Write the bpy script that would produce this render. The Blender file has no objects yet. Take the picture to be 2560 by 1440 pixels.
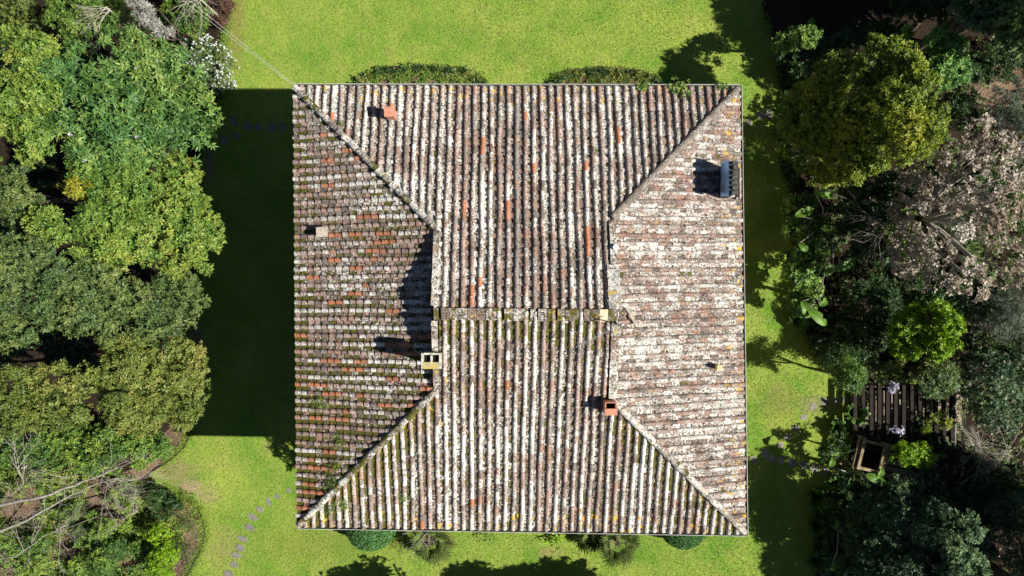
import bpy, math, random
import numpy as np
from mathutils import Vector, Matrix

# ------------------------------------------------------------------ camera, sky, sun, exposure
S = bpy.context.scene
C = S.collection
H = 28.2                      # drone height above the lawn
KPX = 1.4545 / 2560           # metres per photo pixel and metre of distance
SUN_EL = math.radians(43.0)
SUN_AZ = math.atan2(-0.25, 1.0)          # direction towards the sun in the xy plane

cam_d = bpy.data.cameras.new("camera"); cam = bpy.data.objects.new("camera", cam_d); C.objects.link(cam)
cam.location = (0, 0, H); cam.rotation_euler = (0, 0, 0)
cam_d.sensor_fit = 'HORIZONTAL'; cam_d.angle = 2 * math.atan(1.4545 / 2)
cam_d.clip_start = 0.1; cam_d.clip_end = 1000
S.camera = cam

W = bpy.data.worlds.new("World"); S.world = W; W.use_nodes = True
nt = W.node_tree; nt.nodes.clear()
sky = nt.nodes.new("ShaderNodeTexSky"); sky.sky_type = 'NISHITA'; sky.sun_disc = False
sky.sun_elevation = SUN_EL; sky.sun_rotation = math.pi / 2 - SUN_AZ
sky.air_density = 0.5; sky.dust_density = 0.2
bg = nt.nodes.new("ShaderNodeBackground"); bg.inputs['Strength'].default_value = 0.05
wo = nt.nodes.new("ShaderNodeOutputWorld")
nt.links.new(sky.outputs[0], bg.inputs[0]); nt.links.new(bg.outputs[0], wo.inputs[0])

sun_d = bpy.data.lights.new("sun", 'SUN'); sun_d.energy = 5.0; sun_d.angle = math.radians(0.5); sun_d.color = (1.0, 0.955, 0.88)
sun = bpy.data.objects.new("sun", sun_d); C.objects.link(sun)
to_sun = Vector((math.cos(SUN_AZ) * math.cos(SUN_EL), math.sin(SUN_AZ) * math.cos(SUN_EL), math.sin(SUN_EL)))
sun.rotation_euler = to_sun.to_track_quat('Z', 'Y').to_euler(); sun.location = (30, -8, 40)

S.view_settings.view_transform = 'Standard'; S.view_settings.look = 'None'
S.view_settings.gamma = 1.0; S.view_settings.use_curve_mapping = False
S.view_settings.exposure = 0.68

random.seed(7); RNG = np.random.default_rng(7)
R = random.random
def U(a, b): return a + (b - a) * random.random()

# ------------------------------------------------------------------ helpers
def P(px, py, h=0.0):
    """Place seen at photo pixel (px, py) for a point h metres above the lawn."""
    k = (H - h) * KPX
    return ((px - 1280) * k, -(py - 720) * k)

def mat(name):
    m = bpy.data.materials.new(name); m.use_nodes = True
    n = m.node_tree.nodes; l = m.node_tree.links
    b = n["Principled BSDF"]
    return m, n, l, b

def noise(n, l, scale, detail=4, rough=0.6, vec=None, dist=0.0):
    t = n.new("ShaderNodeTexNoise"); t.inputs['Scale'].default_value = scale
    t.inputs['Detail'].default_value = detail; t.inputs['Roughness'].default_value = rough
    t.inputs['Distortion'].default_value = dist
    if vec is not None: l.new(vec, t.inputs['Vector'])
    return t

def mix(n, l, fac, a, b):
    m = n.new("ShaderNodeMix"); m.data_type = 'RGBA'
    for sock, val in ((m.inputs[0], fac), (m.inputs[6], a), (m.inputs[7], b)):
        if hasattr(val, 'is_linked'): l.new(val, sock)
        elif isinstance(val, (int, float)): sock.default_value = val
        else: sock.default_value = (*val[:3], 1)
    return m.outputs[2]

def maprange(n, l, val, a, b, c=0.0, d=1.0):
    m = n.new("ShaderNodeMapRange"); m.inputs[1].default_value = a; m.inputs[2].default_value = b
    m.inputs[3].default_value = c; m.inputs[4].default_value = d
    l.new(val, m.inputs[0]); return m.outputs[0]

def math_(n, l, op, a, b):
    m = n.new("ShaderNodeMath"); m.operation = op
    for i, v in enumerate((a, b)):
        if hasattr(v, 'is_linked'): l.new(v, m.inputs[i])
        else: m.inputs[i].default_value = v
    return m.outputs[0]

def bump(n, l, b, hsock, strength, dist):
    bp = n.new("ShaderNodeBump"); bp.inputs['Strength'].default_value = strength; bp.inputs['Distance'].default_value = dist
    l.new(hsock, bp.inputs['Height']); l.new(bp.outputs[0], b.inputs['Normal'])

def simple_mat(name, col, rough=0.8, var=0.25, scale=6.0, spec=0.3, metallic=0.0, bumpd=0.0, col2=None):
    m, n, l, b = mat(name)
    tc = n.new("ShaderNodeTexCoord")
    t = noise(n, l, scale, 5, 0.65, tc.outputs['Object'])
    a = tuple(c * (1 - var) for c in col); d = col2 if col2 else tuple(min(1, c * (1 + var)) for c in col)
    f = maprange(n, l, t.outputs[0], 0.35, 0.65)
    l.new(mix(n, l, f, a, d), b.inputs['Base Color'])
    b.inputs['Roughness'].default_value = rough; b.inputs['Specular IOR Level'].default_value = spec
    b.inputs['Metallic'].default_value = metallic
    if bumpd: bump(n, l, b, t.outputs[0], 0.6, bumpd)
    return m

class MB:
    def __init__(s): s.v = []; s.f = []; s.a = []; s.w = []
    def add(s, vs, fs, tone=None, wear=None):
        o = len(s.v); s.v.extend(vs); s.f.extend([tuple(i + o for i in f) for f in fs])
        if tone is not None:
            s.a.extend([tone] * len(vs)); s.w.extend([wear or (0, 0, 0, 0)] * len(vs))
    def box(s, cx, cy, cz, sx, sy, sz, rz=0.0, taper=1.0, tone=None, wear=None, jit=0.0):
        c, q = math.cos(rz), math.sin(rz); vs = []
        for k in (0, 1):
            t = taper if k else 1.0
            for (i, j) in ((-1, -1), (1, -1), (1, 1), (-1, 1)):
                x, y = i * sx / 2 * t + U(-jit, jit), j * sy / 2 * t + U(-jit, jit)
                vs.append((cx + x * c - y * q, cy + x * q + y * c, cz + (k - 0.5) * sz + U(-jit, jit)))
        s.add(vs, [(3, 2, 1, 0), (4, 5, 6, 7), (0, 1, 5, 4), (1, 2, 6, 5), (2, 3, 7, 6), (3, 0, 4, 7)], tone, wear)
    def tube(s, pts, rad, sides=6, cap=True):
        pts = [Vector(p) for p in pts]; n = len(pts); vs = []
        for i, p in enumerate(pts):
            d = (pts[min(i + 1, n - 1)] - pts[max(i - 1, 0)])
            if d.length < 1e-6: d = Vector((0, 0, 1))
            d.normalize()
            a = d.orthogonal().normalized(); b = d.cross(a)
            r = rad[i] if hasattr(rad, '__len__') else rad
            for k in range(sides):
                t = 2 * math.pi * k / sides
                vs.append(tuple(p + (a * math.cos(t) + b * math.sin(t)) * r))
        fs = []
        for i in range(n - 1):
            for k in range(sides):
                k2 = (k + 1) % sides
                fs.append((i * sides + k, i * sides + k2, (i + 1) * sides + k2, (i + 1) * sides + k))
        if cap:
            fs.append(tuple(reversed(range(sides)))); fs.append(tuple((n - 1) * sides + k for k in range(sides)))
        s.add(vs, fs)
    def build(s, name, m, parent=None, smooth=False):
        me = bpy.data.meshes.new(name); me.from_pydata(s.v, [], s.f)
        if s.a and len(s.a) == len(s.v):
            for nm, arr in (("tone", s.a), ("wear", s.w)):
                at = me.attributes.new(nm, 'FLOAT_COLOR', 'POINT')
                at.data.foreach_set('color', np.array([tuple(c) + (1,) * (4 - len(c)) for c in arr], dtype=np.float32).ravel())
        if smooth: me.polygons.foreach_set('use_smooth', [True] * len(me.polygons))
        me.materials.append(m)
        return link(name, me, parent)

def link(name, me, parent=None):
    o = bpy.data.objects.new(name, me); C.objects.link(o)
    if parent is not None:
        o.parent = parent
        if parent.type == 'EMPTY': o.matrix_parent_inverse = Matrix.Translation(parent.location).inverted()
    return o

def np_mesh(name, V, F, col, m, parent=None):
    me = bpy.data.meshes.new(name)
    k = F.shape[1]
    me.vertices.add(len(V)); me.vertices.foreach_set('co', V.astype(np.float32).ravel())
    me.loops.add(F.size); me.loops.foreach_set('vertex_index', F.astype(np.int32).ravel())
    me.polygons.add(len(F)); me.polygons.foreach_set('loop_start', np.arange(0, F.size, k, dtype=np.int32))
    me.polygons.foreach_set('loop_total', np.full(len(F), k, dtype=np.int32))
    me.update(calc_edges=True)
    at = me.attributes.new("tone", 'FLOAT_COLOR', 'POINT')
    c4 = np.ones((len(V), 4), dtype=np.float32); c4[:, :3] = col
    at.data.foreach_set('color', c4.ravel())
    me.materials.append(m)
    return link(name, me, parent)

def tag(o, label, cat, group=None, kind=None):
    if label: o['label'] = label
    if cat: o['category'] = cat
    if group: o['group'] = group
    if kind: o['kind'] = kind
    return o

def thing(name, label, cat, loc, group=None):
    o = bpy.data.objects.new(name, None); C.objects.link(o); o.location = loc; o.empty_display_size = 0.2
    return tag(o, label, cat, group)

def inpoly(poly, x, y):
    poly = np.asarray(poly, float); x = np.asarray(x, float); y = np.asarray(y, float)
    r = np.zeros(x.shape, bool); n = len(poly); j = n - 1
    for i in range(n):
        xi, yi = poly[i]; xj, yj = poly[j]
        cond = ((yi > y) != (yj > y)) & (x < (xj - xi) * (y - yi) / (yj - yi + 1e-12) + xi)
        r ^= cond; j = i
    return r

def smooth_poly(pts, it=2):
    for _ in range(it):
        q = []
        for i in range(len(pts)):
            a = pts[i]; b = pts[(i + 1) % len(pts)]
            q.append((a[0] * .75 + b[0] * .25, a[1] * .75 + b[1] * .25)); q.append((a[0] * .25 + b[0] * .75, a[1] * .25 + b[1] * .75))
        pts = q
    return pts

def flat_sheet(name, pts, z, m, kind='structure'):
    import bmesh
    bm = bmesh.new(); vs = [bm.verts.new((x, y, z)) for x, y in pts]
    es = [bm.edges.new((vs[i], vs[(i + 1) % len(vs)])) for i in range(len(vs))]
    bmesh.ops.triangle_fill(bm, use_beauty=True, edges=es)
    for f in bm.faces:
        if f.normal.z < 0: f.normal_flip()
    me = bpy.data.meshes.new(name); bm.to_mesh(me); bm.free(); me.materials.append(m)
    o = link(name, me)
    if kind: o['kind'] = kind
    return o

def lerp3(a, b, t): return tuple(a[i] + (b[i] - a[i]) * t for i in range(3))

# ------------------------------------------------------------------ materials
def make_tile_mat():
    m, n, l, b = mat("weathered_tile")
    tc = n.new("ShaderNodeTexCoord"); co = tc.outputs['Object']
    at = n.new("ShaderNodeAttribute"); at.attribute_name = "tone"
    wr = n.new("ShaderNodeAttribute"); wr.attribute_name = "wear"
    sp = n.new("ShaderNodeSeparateColor"); l.new(wr.outputs['Color'], sp.inputs[0])
    M, Y = sp.outputs[1], sp.outputs[2]; D = wr.outputs['Alpha']
    dr = noise(n, l, 0.55, 4, 0.6, co, 0.5)
    L = math_(n, l, 'ADD', sp.outputs[0], maprange(n, l, dr.outputs[0], 0.3, 0.7, -0.26, 0.22))
    g = noise(n, l, 30, 3, 0.6, co)
    base = mix(n, l, maprange(n, l, g.outputs[0], 0.3, 0.7, 0.0, 0.5), at.outputs['Color'], (0.1, 0.07, 0.05))
    # grey bloom, then pale lichen, then crisp round lichen rosettes
    n0 = noise(n, l, 5, 4, 0.6, co)
    v0 = math_(n, l, 'ADD', n0.outputs[0], math_(n, l, 'MULTIPLY', L, 0.3))
    base = mix(n, l, maprange(n, l, v0, 0.58, 0.78, 0.0, 0.7), base, (0.36, 0.33, 0.28))
    n1 = noise(n, l, 14, 6, 0.78, co)
    v1 = math_(n, l, 'ADD', n1.outputs[0], math_(n, l, 'MULTIPLY', L, 0.36))
    n1b = noise(n, l, 3, 2, 0.5, co)
    lc = mix(n, l, maprange(n, l, n1b.outputs[0], 0.4, 0.6), (0.74, 0.71, 0.65), (0.52, 0.51, 0.45))
    base = mix(n, l, maprange(n, l, v1, 0.665, 0.70), base, lc)
    vo = n.new("ShaderNodeTexVoronoi"); vo.inputs['Scale'].default_value = 21; l.new(co, vo.inputs['Vector'])
    vs = n.new("ShaderNodeSeparateColor"); l.new(vo.outputs['Color'], vs.inputs[0])
    ok = math_(n, l, 'LESS_THAN', vs.outputs[0], math_(n, l, 'MULTIPLY', L, 0.42))
    ok2 = math_(n, l, 'MULTIPLY', ok, maprange(n, l, vo.outputs['Distance'], 0.42, 0.36))
    base = mix(n, l, ok2, base, (0.76, 0.73, 0.68))
    # dark pits and black lichen
    n3 = noise(n, l, 15, 5, 0.75, co)
    v3 = math_(n, l, 'ADD', n3.outputs[0], math_(n, l, 'MULTIPLY', D, 0.24))
    base = mix(n, l, maprange(n, l, v3, 0.645, 0.68), base, (0.035, 0.03, 0.022))
    # moss
    n4 = noise(n, l, 4.5, 5, 0.7, co)
    v4 = math_(n, l, 'ADD', n4.outputs[0], math_(n, l, 'MULTIPLY', M, 0.32))
    mc = mix(n, l, maprange(n, l, g.outputs[0], 0.35, 0.65), (0.04, 0.036, 0.009), (0.145, 0.14, 0.028))
    base = mix(n, l, maprange(n, l, v4, 0.66, 0.71), base, mc)
    # orange-yellow lichen
    n5 = noise(n, l, 4, 4, 0.7, co)
    v5 = math_(n, l, 'ADD', n5.outputs[0], math_(n, l, 'MULTIPLY', Y, 0.3))
    base = mix(n, l, maprange(n, l, v5, 0.68, 0.72), base, (0.55, 0.36, 0.07))
    l.new(base, b.inputs['Base Color'])
    b.inputs['Roughness'].default_value = 0.9; b.inputs['Specular IOR Level'].default_value = 0.15
    hgt = math_(n, l, 'ADD', n1.outputs[0], math_(n, l, 'MULTIPLY', n3.outputs[0], 0.8))
    bump(n, l, b, hgt, 0.9, 0.03)
    return m

def make_leaf_mat(name, rough=0.5, spec=0.35, trans=0.22):
    m, n, l, b = mat(name)
    at = n.new("ShaderNodeAttribute"); at.attribute_name = "tone"
    l.new(at.outputs['Color'], b.inputs['Base Color'])
    b.inputs['Roughness'].default_value = rough; b.inputs['Specular IOR Level'].default_value = spec
    tr = n.new("ShaderNodeBsdfTranslucent"); l.new(at.outputs['Color'], tr.inputs['Color'])
    mx = n.new("ShaderNodeMixShader"); mx.inputs[0].default_value = trans
    out = n["Material Output"]
    l.new(b.outputs[0], mx.inputs[1]); l.new(tr.outputs[0], mx.inputs[2]); l.new(mx.outputs[0], out.inputs[0])
    return m

def make_lawn_mat(worn):
    m, n, l, b = mat("lawn_grass")
    tc = n.new("ShaderNodeTexCoord"); co = tc.outputs['Object']
    a1 = noise(n, l, 0.45, 4, 0.6, co); a2 = noise(n, l, 2.2, 5, 0.65, co); a3 = noise(n, l, 11, 6, 0.85, co)
    c = mix(n, l, maprange(n, l, a1.outputs[0], 0.36, 0.64), (0.15, 0.31, 0.03), (0.35, 0.435, 0.07))
    c = mix(n, l, maprange(n, l, a2.outputs[0], 0.42, 0.72, 0, 0.55), c, (0.34, 0.345, 0.10))
    a4 = noise(n, l, 0.9, 6, 0.7, co, 0.6)
    c = mix(n, l, maprange(n, l, a4.outputs[0], 0.56, 0.74, 0, 0.6), c, (0.37, 0.33, 0.12))
    c = mix(n, l, maprange(n, l, a4.outputs[0], 0.42, 0.28, 0, 0.6), c, (0.11, 0.26, 0.025))
    c = mix(n, l, maprange(n, l, a3.outputs[0], 0.36, 0.52, 0.6, 0), c, (0.085, 0.17, 0.018))
    c = mix(n, l, maprange(n, l, a3.outputs[0], 0.56, 0.72, 0, 0.6), c, (0.44, 0.48, 0.15))
    wn = noise(n, l, 3.2, 6, 0.75, co)
    for (px, py, rx, ry, col, amt) in worn:
        x, y = P(px, py); mp = n.new("ShaderNodeMapping")
        mp.vector_type = 'POINT'
        s = 0.016
        mp.inputs['Location'].default_value = (-x / (rx * s), -y / (ry * s), 0); mp.inputs['Scale'].default_value = (1 / (rx * s), 1 / (ry * s), 0)
        l.new(co, mp.inputs['Vector'])
        ln = n.new("ShaderNodeVectorMath"); ln.operation = 'LENGTH'; l.new(mp.outputs[0], ln.inputs[0])
        v = math_(n, l, 'ADD', ln.outputs['Value'], math_(n, l, 'MULTIPLY', math_(n, l, 'SUBTRACT', wn.outputs[0], 0.5), 2.6))
        c = mix(n, l, maprange(n, l, v, 1.05, 0.35, 0, amt), c, col)
    l.new(c, b.inputs['Base Color']); b.inputs['Roughness'].default_value = 0.8; b.inputs['Specular IOR Level'].default_value = 0.1
    h = math_(n, l, 'ADD', a3.outputs[0], math_(n, l, 'MULTIPLY', a2.outputs[0], 0.5))
    bump(n, l, b, h, 1.0, 0.07)
    return m

def make_soil_mat(name, k):
    m, n, l, b = mat(name)
    tc = n.new("ShaderNodeTexCoord"); co = tc.outputs['Object']
    a = noise(n, l, 0.5, 5, 0.65, co); d = noise(n, l, 14, 5, 0.75, co)
    c = mix(n, l, maprange(n, l, a.outputs[0], 0.4, 0.62), (0.075 * k, 0.05 * k, 0.032 * k), (0.17 * k, 0.12 * k, 0.08 * k))
    c = mix(n, l, maprange(n, l, d.outputs[0], 0.5, 0.68, 0, 0.8), c, (0.27 * k, 0.19 * k, 0.13 * k))
    c = mix(n, l, maprange(n, l, d.outputs[0], 0.46, 0.34, 0, 0.8), c, (0.03, 0.022, 0.014))
    l.new(c, b.inputs['Base Color']); b.inputs['Roughness'].default_value = 0.95; b.inputs['Specular IOR Level'].default_value = 0.1
    bump(n, l, b, d.outputs[0], 1.0, 0.08)
    return m

TILE = make_tile_mat()
LEAF = make_leaf_mat("leaf"); GLOSSY = make_leaf_mat("glossy_leaf", 0.48, 0.3, 0.15); PETAL = make_leaf_mat("petal", 0.7, 0.1, 0.3)
GRASSB = make_leaf_mat("grass_blade", 0.6, 0.2, 0.3)
BARK = simple_mat("bark", (0.13, 0.1, 0.075), 0.9, 0.4, 9, 0.1, bumpd=0.02)
PALEBARK = simple_mat("pale_bark", (0.42, 0.38, 0.32), 0.9, 0.3, 9, 0.1, bumpd=0.01)
GREYBARK = simple_mat("grey_bark", (0.33, 0.30, 0.25), 0.9, 0.35, 7, 0.1, bumpd=0.01)
REDTWIG = simple_mat("red_twig", (0.16, 0.08, 0.06), 0.9, 0.5, 7, 0.1)
STUCCO = simple_mat("ochre_render", (0.22, 0.18, 0.13), 0.9, 0.12, 3, 0.1, bumpd=0.01)
DECK = simple_mat("roof_underlay", (0.07, 0.055, 0.045), 0.95, 0.4, 8, 0.1)
MORTAR = simple_mat("grey_mortar", (0.26, 0.24, 0.205), 0.95, 0.35, 9, 0.1, bumpd=0.02)
GUTTER = simple_mat("pale_gutter", (0.5, 0.5, 0.48), 0.5, 0.15, 3, 0.4)
GUTIN = simple_mat("gutter_dark", (0.035, 0.035, 0.03), 0.9, 0.3, 6, 0.1)  # near-black strip filling the gap behind the gutter lip
TERRA = simple_mat("terracotta", (0.50, 0.235, 0.15), 0.85, 0.2, 8, 0.2, bumpd=0.005)
PINKSLAB = simple_mat("pink_slab", (0.46, 0.34, 0.28), 0.9, 0.35, 14, 0.1, col2=(0.55, 0.52, 0.42))
FLUE_DARK = simple_mat("flue_dark", (0.012, 0.011, 0.01), 0.95, 0.2, 8, 0.05)  # near-black plates stand in for the unlit depth of the flues
SKYMET = simple_mat("sky_tinted_sheet", (0.30, 0.55, 0.95), 0.3, 0.08, 5, 0.5, metallic=1.0)  # blue tint paints the sky's reflection onto the metal
SHADE_BRICK = simple_mat("shade_dark_masonry", (0.08, 0.075, 0.07), 0.9, 0.4, 10, 0.1, bumpd=0.01)  # near-black for the chimney's shaded west face; cap bricks share it
YLICH = simple_mat("yellow_lichen_masonry", (0.45, 0.42, 0.30), 0.95, 0.3, 5, 0.1, col2=(0.58, 0.44, 0.06), bumpd=0.01)
PALECAP = simple_mat("pale_cap", (0.42, 0.41, 0.34), 0.95, 0.3, 8, 0.1, col2=(0.66, 0.64, 0.52), bumpd=0.01)
WHITEPIPE = simple_mat("white_pipe", (0.75, 0.74, 0.7), 0.6, 0.05, 3, 0.3)
YPIPE = simple_mat("yellowed_pipe", (0.6, 0.5, 0.24), 0.8, 0.2, 8, 0.2)
ALU = simple_mat("aluminium", (0.55, 0.56, 0.58), 0.45, 0.1, 8, 0.5, metallic=0.7)
SLATE = simple_mat("slate_stone", (0.19, 0.18, 0.165), 0.85, 0.3, 9, 0.25, bumpd=0.01)
PALESTONE = simple_mat("pale_stone", (0.24, 0.22, 0.19), 0.9, 0.3, 6, 0.15, bumpd=0.01)
WOOD = simple_mat("weathered_wood", (0.20, 0.15, 0.10), 0.9, 0.35, 6, 0.15, bumpd=0.01)
SHADE_WOOD = simple_mat("shade_dark_beam", (0.022, 0.017, 0.013), 0.85, 0.35, 6, 0.2)  # near-black puts the beams' shade into the wood colour
OLDWOOD = simple_mat("old_oak", (0.27, 0.21, 0.13), 0.9, 0.4, 8, 0.1, bumpd=0.01)
EDGE = simple_mat("dark_edging", (0.03, 0.026, 0.02), 0.8, 0.3, 6, 0.2)
CABLE = simple_mat("grey_cable", (0.5, 0.5, 0.48), 0.6, 0.1, 6, 0.3)
TERRACE = simple_mat("terrace_brick", (0.36, 0.29, 0.21), 0.9, 0.3, 7, 0.15, bumpd=0.01)
CREAM = simple_mat("cream_tile", (0.66, 0.52, 0.36), 0.9, 0.08, 7, 0.1)

# ------------------------------------------------------------------ ground and lawn
SOIL = make_soil_mat('bare_soil', 1.5); SHADE_HUMUS = make_soil_mat('shade_dark_humus', .24)  # humus darkened further to carry the tree shade in its colour
flat_sheet("ground", [(-150, -150), (150, -150), (150, 150), (-150, 150)], 0.0, SHADE_HUMUS)
flat_sheet('soil_bed', smooth_poly([P(*q) for q in [(420, 1060), (482, 1060), (480, 1110), (420, 1170), (360, 1210), (470, 1225), (520, 1290), (522, 1350), (470, 1470), (380, 1600), (-150, 1600), (-150, 1180), (200, 1190), (350, 1180)]], 2), 0.012, SOIL)
flat_sheet('bare_earth', smooth_poly([P(*q) for q in [(2400, 200), (2500, 160), (2650, 130), (2650, 260), (2480, 270), (2400, 240)]], 2), 0.012, SOIL)
lawn_px = [(575, -400), (585, 10), (570, 60), (560, 120), (575, 190), (545, 260), (520, 330), (500, 420), (505, 520), (500, 620),
           (490, 720), (465, 830), (470, 950), (480, 1050), (474, 1090), (450, 1128), (410, 1158), (365, 1192), (340, 1215),
           (380, 1232), (430, 1226), (462, 1238), (490, 1262), (508, 1295), (513, 1330), (505, 1372), (485, 1408), (466, 1445), (440, 1700),
           (1100, 1800), (2000, 1700), (2035, 1440), (2030, 1330), (2045, 1240), (2075, 1200), (2110, 1160), (2130, 1080), (2125, 1000), (2080, 930),
           (2020, 880), (1995, 800), (1985, 700), (1980, 560), (1965, 450), (1950, 330), (1945, 200), (1925, 90), (1900, 40), (1900, -400)]
lawn_xy = smooth_poly([P(*q) for q in lawn_px], 2)
worn = [(480, 1215, 45, 26, (0.42, 0.30, 0.20), 0.95), (440, 1180, 70, 40, (0.30, 0.24, 0.12), 0.8), (520, 1240, 40, 25, (0.38, 0.30, 0.17), 0.7),
        (590, 60, 30, 140, (0.26, 0.22, 0.07), 0.7), (560, 1370, 60, 60, (0.28, 0.25, 0.10), 0.6), (520, 410, 25, 60, (0.3, 0.24, 0.18), 0.8),
        (492, 850, 25, 70, (0.24, 0.17, 0.13), 0.9), (1375, 1380, 40, 18, (0.34, 0.26, 0.12), 0.7), (1120, 1350, 30, 20, (0.30, 0.24, 0.08), 0.7),
        (1950, 1000, 60, 60, (0.23, 0.2, 0.07), 0.5), (2040, 1010, 50, 30, (0.28, 0.24, 0.15), 0.6), (800, 1360, 200, 60, (0.22, 0.23, 0.05), 0.4)]
flat_sheet("lawn", lawn_xy, 0.03, make_lawn_mat(worn))

def grass_blades(count):
    xs = RNG.uniform(-14, 13, count * 2); ys = RNG.uniform(-12, 12, count * 2)
    ok = inpoly(lawn_xy, xs, ys) & ~((np.abs(xs) < 5.6) & (ys < 5.2) & (ys > -6.2))
    xs, ys = xs[ok][:count], ys[ok][:count]
    E = np.array(lawn_xy); k = RNG.integers(0, len(E), 16000); t = RNG.random(16000)[:, None]; Q = E[k] * (1 - t) + E[(k + 1) % len(E)] * t + RNG.normal(0, .11, (16000, 2))
    Q = Q[(np.abs(Q[:, 0]) < 14) & (np.abs(Q[:, 1]) < 13)]
    xs = np.concatenate([xs, Q[:, 0]]); ys = np.concatenate([ys, Q[:, 1]]); n = len(xs)
    patch = np.sin(xs * 1.1 + 2 * np.sin(ys * .7)) * np.cos(ys * 0.9 + np.sin(xs * .5)) * .5 + .5
    az = RNG.uniform(0, 2 * np.pi, n); tilt = RNG.uniform(0.35, 1.1, n); L = RNG.uniform(0.04, 0.085, n); L[-len(Q):] *= 1.8; w = RNG.uniform(0.008, 0.018, n)
    base = np.stack([xs, ys, np.full(n, 0.028)], 1)
    d = np.stack([np.cos(az) * np.sin(tilt), np.sin(az) * np.sin(tilt), np.cos(tilt)], 1)
    s = np.stack([-np.sin(az), np.cos(az), np.zeros(n)], 1) * w[:, None]
    V = np.stack([base - s, base + s, base + d * L[:, None]], 1).reshape(-1, 3)
    F = np.arange(n * 3).reshape(-1, 3)
    t = np.clip(RNG.uniform(0, 1, n) * .6 + patch * .4, 0, 1)[:, None]
    col = np.array([[0.13, 0.26, 0.025]]) * (1 - t) + np.array([[0.40, 0.48, 0.10]]) * t
    o = np_mesh("grass", V, F, np.repeat(col, 3, axis=0), GRASSB)
    tag(o, "short yellow-green mown grass blades covering the lawn", "grass", kind="stuff")
grass_blades(150000)

# ------------------------------------------------------------------ house: roof geometry
EAVE = 6.2; SL = 0.30
PE = 0.0125
c_bl, c_br, c_tr, c_tl = [Vector((a * PE, b * PE)) for a, b in ((-532, -591), (579, -609), (564, 498), (-541, 500))]
X_L, X_R = -2.2, 2.92
class Slope:
    def __init__(s, name, A, B):
        s.name = name; s.A = A; s.B = B; s.len = (B - A).length; s.e = (B - A) / s.len; s.n = Vector((-s.e.y, s.e.x))
    def d(s, p): return (p - s.A).dot(s.n)
SB, SR, ST, SLf = Slope('bottom', c_bl, c_br), Slope('right', c_br, c_tr), Slope('top', c_tr, c_tl), Slope('left', c_tl, c_bl)
SLOPES = [SB, SR, ST, SLf]
OPP = {SB: ST, ST: SB, SR: SLf, SLf: SR}
def vmax(s, u):
    p = s.A + s.e * u
    def lim(o): return o.d(p) / (1 - s.n.dot(o.n))
    if s in (ST, SB):
        v = lim(OPP[s]); x = p.x
        if x < X_L: v = min(v, lim(SLf))
        elif x > X_R: v = min(v, lim(SR))
        return v
    v = min(lim(ST), lim(SB))
    xl = X_L if s is SLf else X_R
    return min(v, (xl - p.x) / s.n.x)
def pt(s, u, v, h): 
    q = s.A + s.e * u + s.n * v
    return (q.x, q.y, EAVE + SL * v + h)
def hipz(p): return EAVE + SL * min(s.d(p) for s in SLOPES)

def isect(s1, s2, extra=None):
    """plan line where two slopes meet: returns point at given x or y"""
    # d1 - d2 = 0
    a = s1.n - s2.n; c = -s1.A.dot(s1.n) + s2.A.dot(s2.n)
    return a, c     # a.p + c = 0
def on_line_x(line, x): a, c = line; return Vector((x, -(c + a.x * x) / a.y))
ridge = isect(ST, SB)
rl, rr = on_line_x(ridge, X_L - 0.08), on_line_x(ridge, X_R + 0.08)
h_tl, h_bl = on_line_x(isect(ST, SLf), X_L), on_line_x(isect(SB, SLf), X_L)
h_tr, h_br = on_line_x(isect(ST, SR), X_R), on_line_x(isect(SB, SR), X_R)

house = thing("house", "square two-storey house under a weathered lichen-covered clay tile roof", "house", (0, -0.5, 0))
# walls (a band of storey walls with window openings set back)
wb = MB(); ins = 0.55
wc = [c_bl + Vector((ins, ins)), c_br + Vector((-ins, ins)), c_tr + Vector((-ins, -ins)), c_tl + Vector((ins, -ins))]
wv = [(p.x, p.y, 0) for p in wc] + [(p.x, p.y, EAVE + 0.1) for p in wc]
wb.add(wv, [(0, 1, 5, 4), (1, 2, 6, 5), (2, 3, 7, 6), (3, 0, 4, 7)])
wall = wb.build("wall", STUCCO, house)
GLASS = simple_mat("dark_window_glass", (0.02, 0.025, 0.03), 0.1, 0.2, 3, 0.5)
SHUT = simple_mat("green_shutter", (0.05, 0.1, 0.06), 0.6, 0.2, 4, 0.3)
for i in range(4):
    a, b2 = wc[i], wc[(i + 1) % 4]; e = (b2 - a).normalized(); nn = Vector((e.y, -e.x)); ang = math.atan2(e.y, e.x); Lw = (b2 - a).length
    for fz in (1.6, 4.5):
        for t in (0.2, 0.5, 0.8):
            q = a + e * Lw * t + nn * 0.01
            m1 = MB(); m1.box(q.x, q.y, fz, 1.15, 0.06, 1.35, ang); w = m1.build("window", SHUT, wall)
            m2 = MB(); q2 = q + nn * 0.025; m2.box(q2.x, q2.y, fz, 0.95, 0.04, 1.15, ang); m2.build("pane", GLASS, wall)

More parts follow.
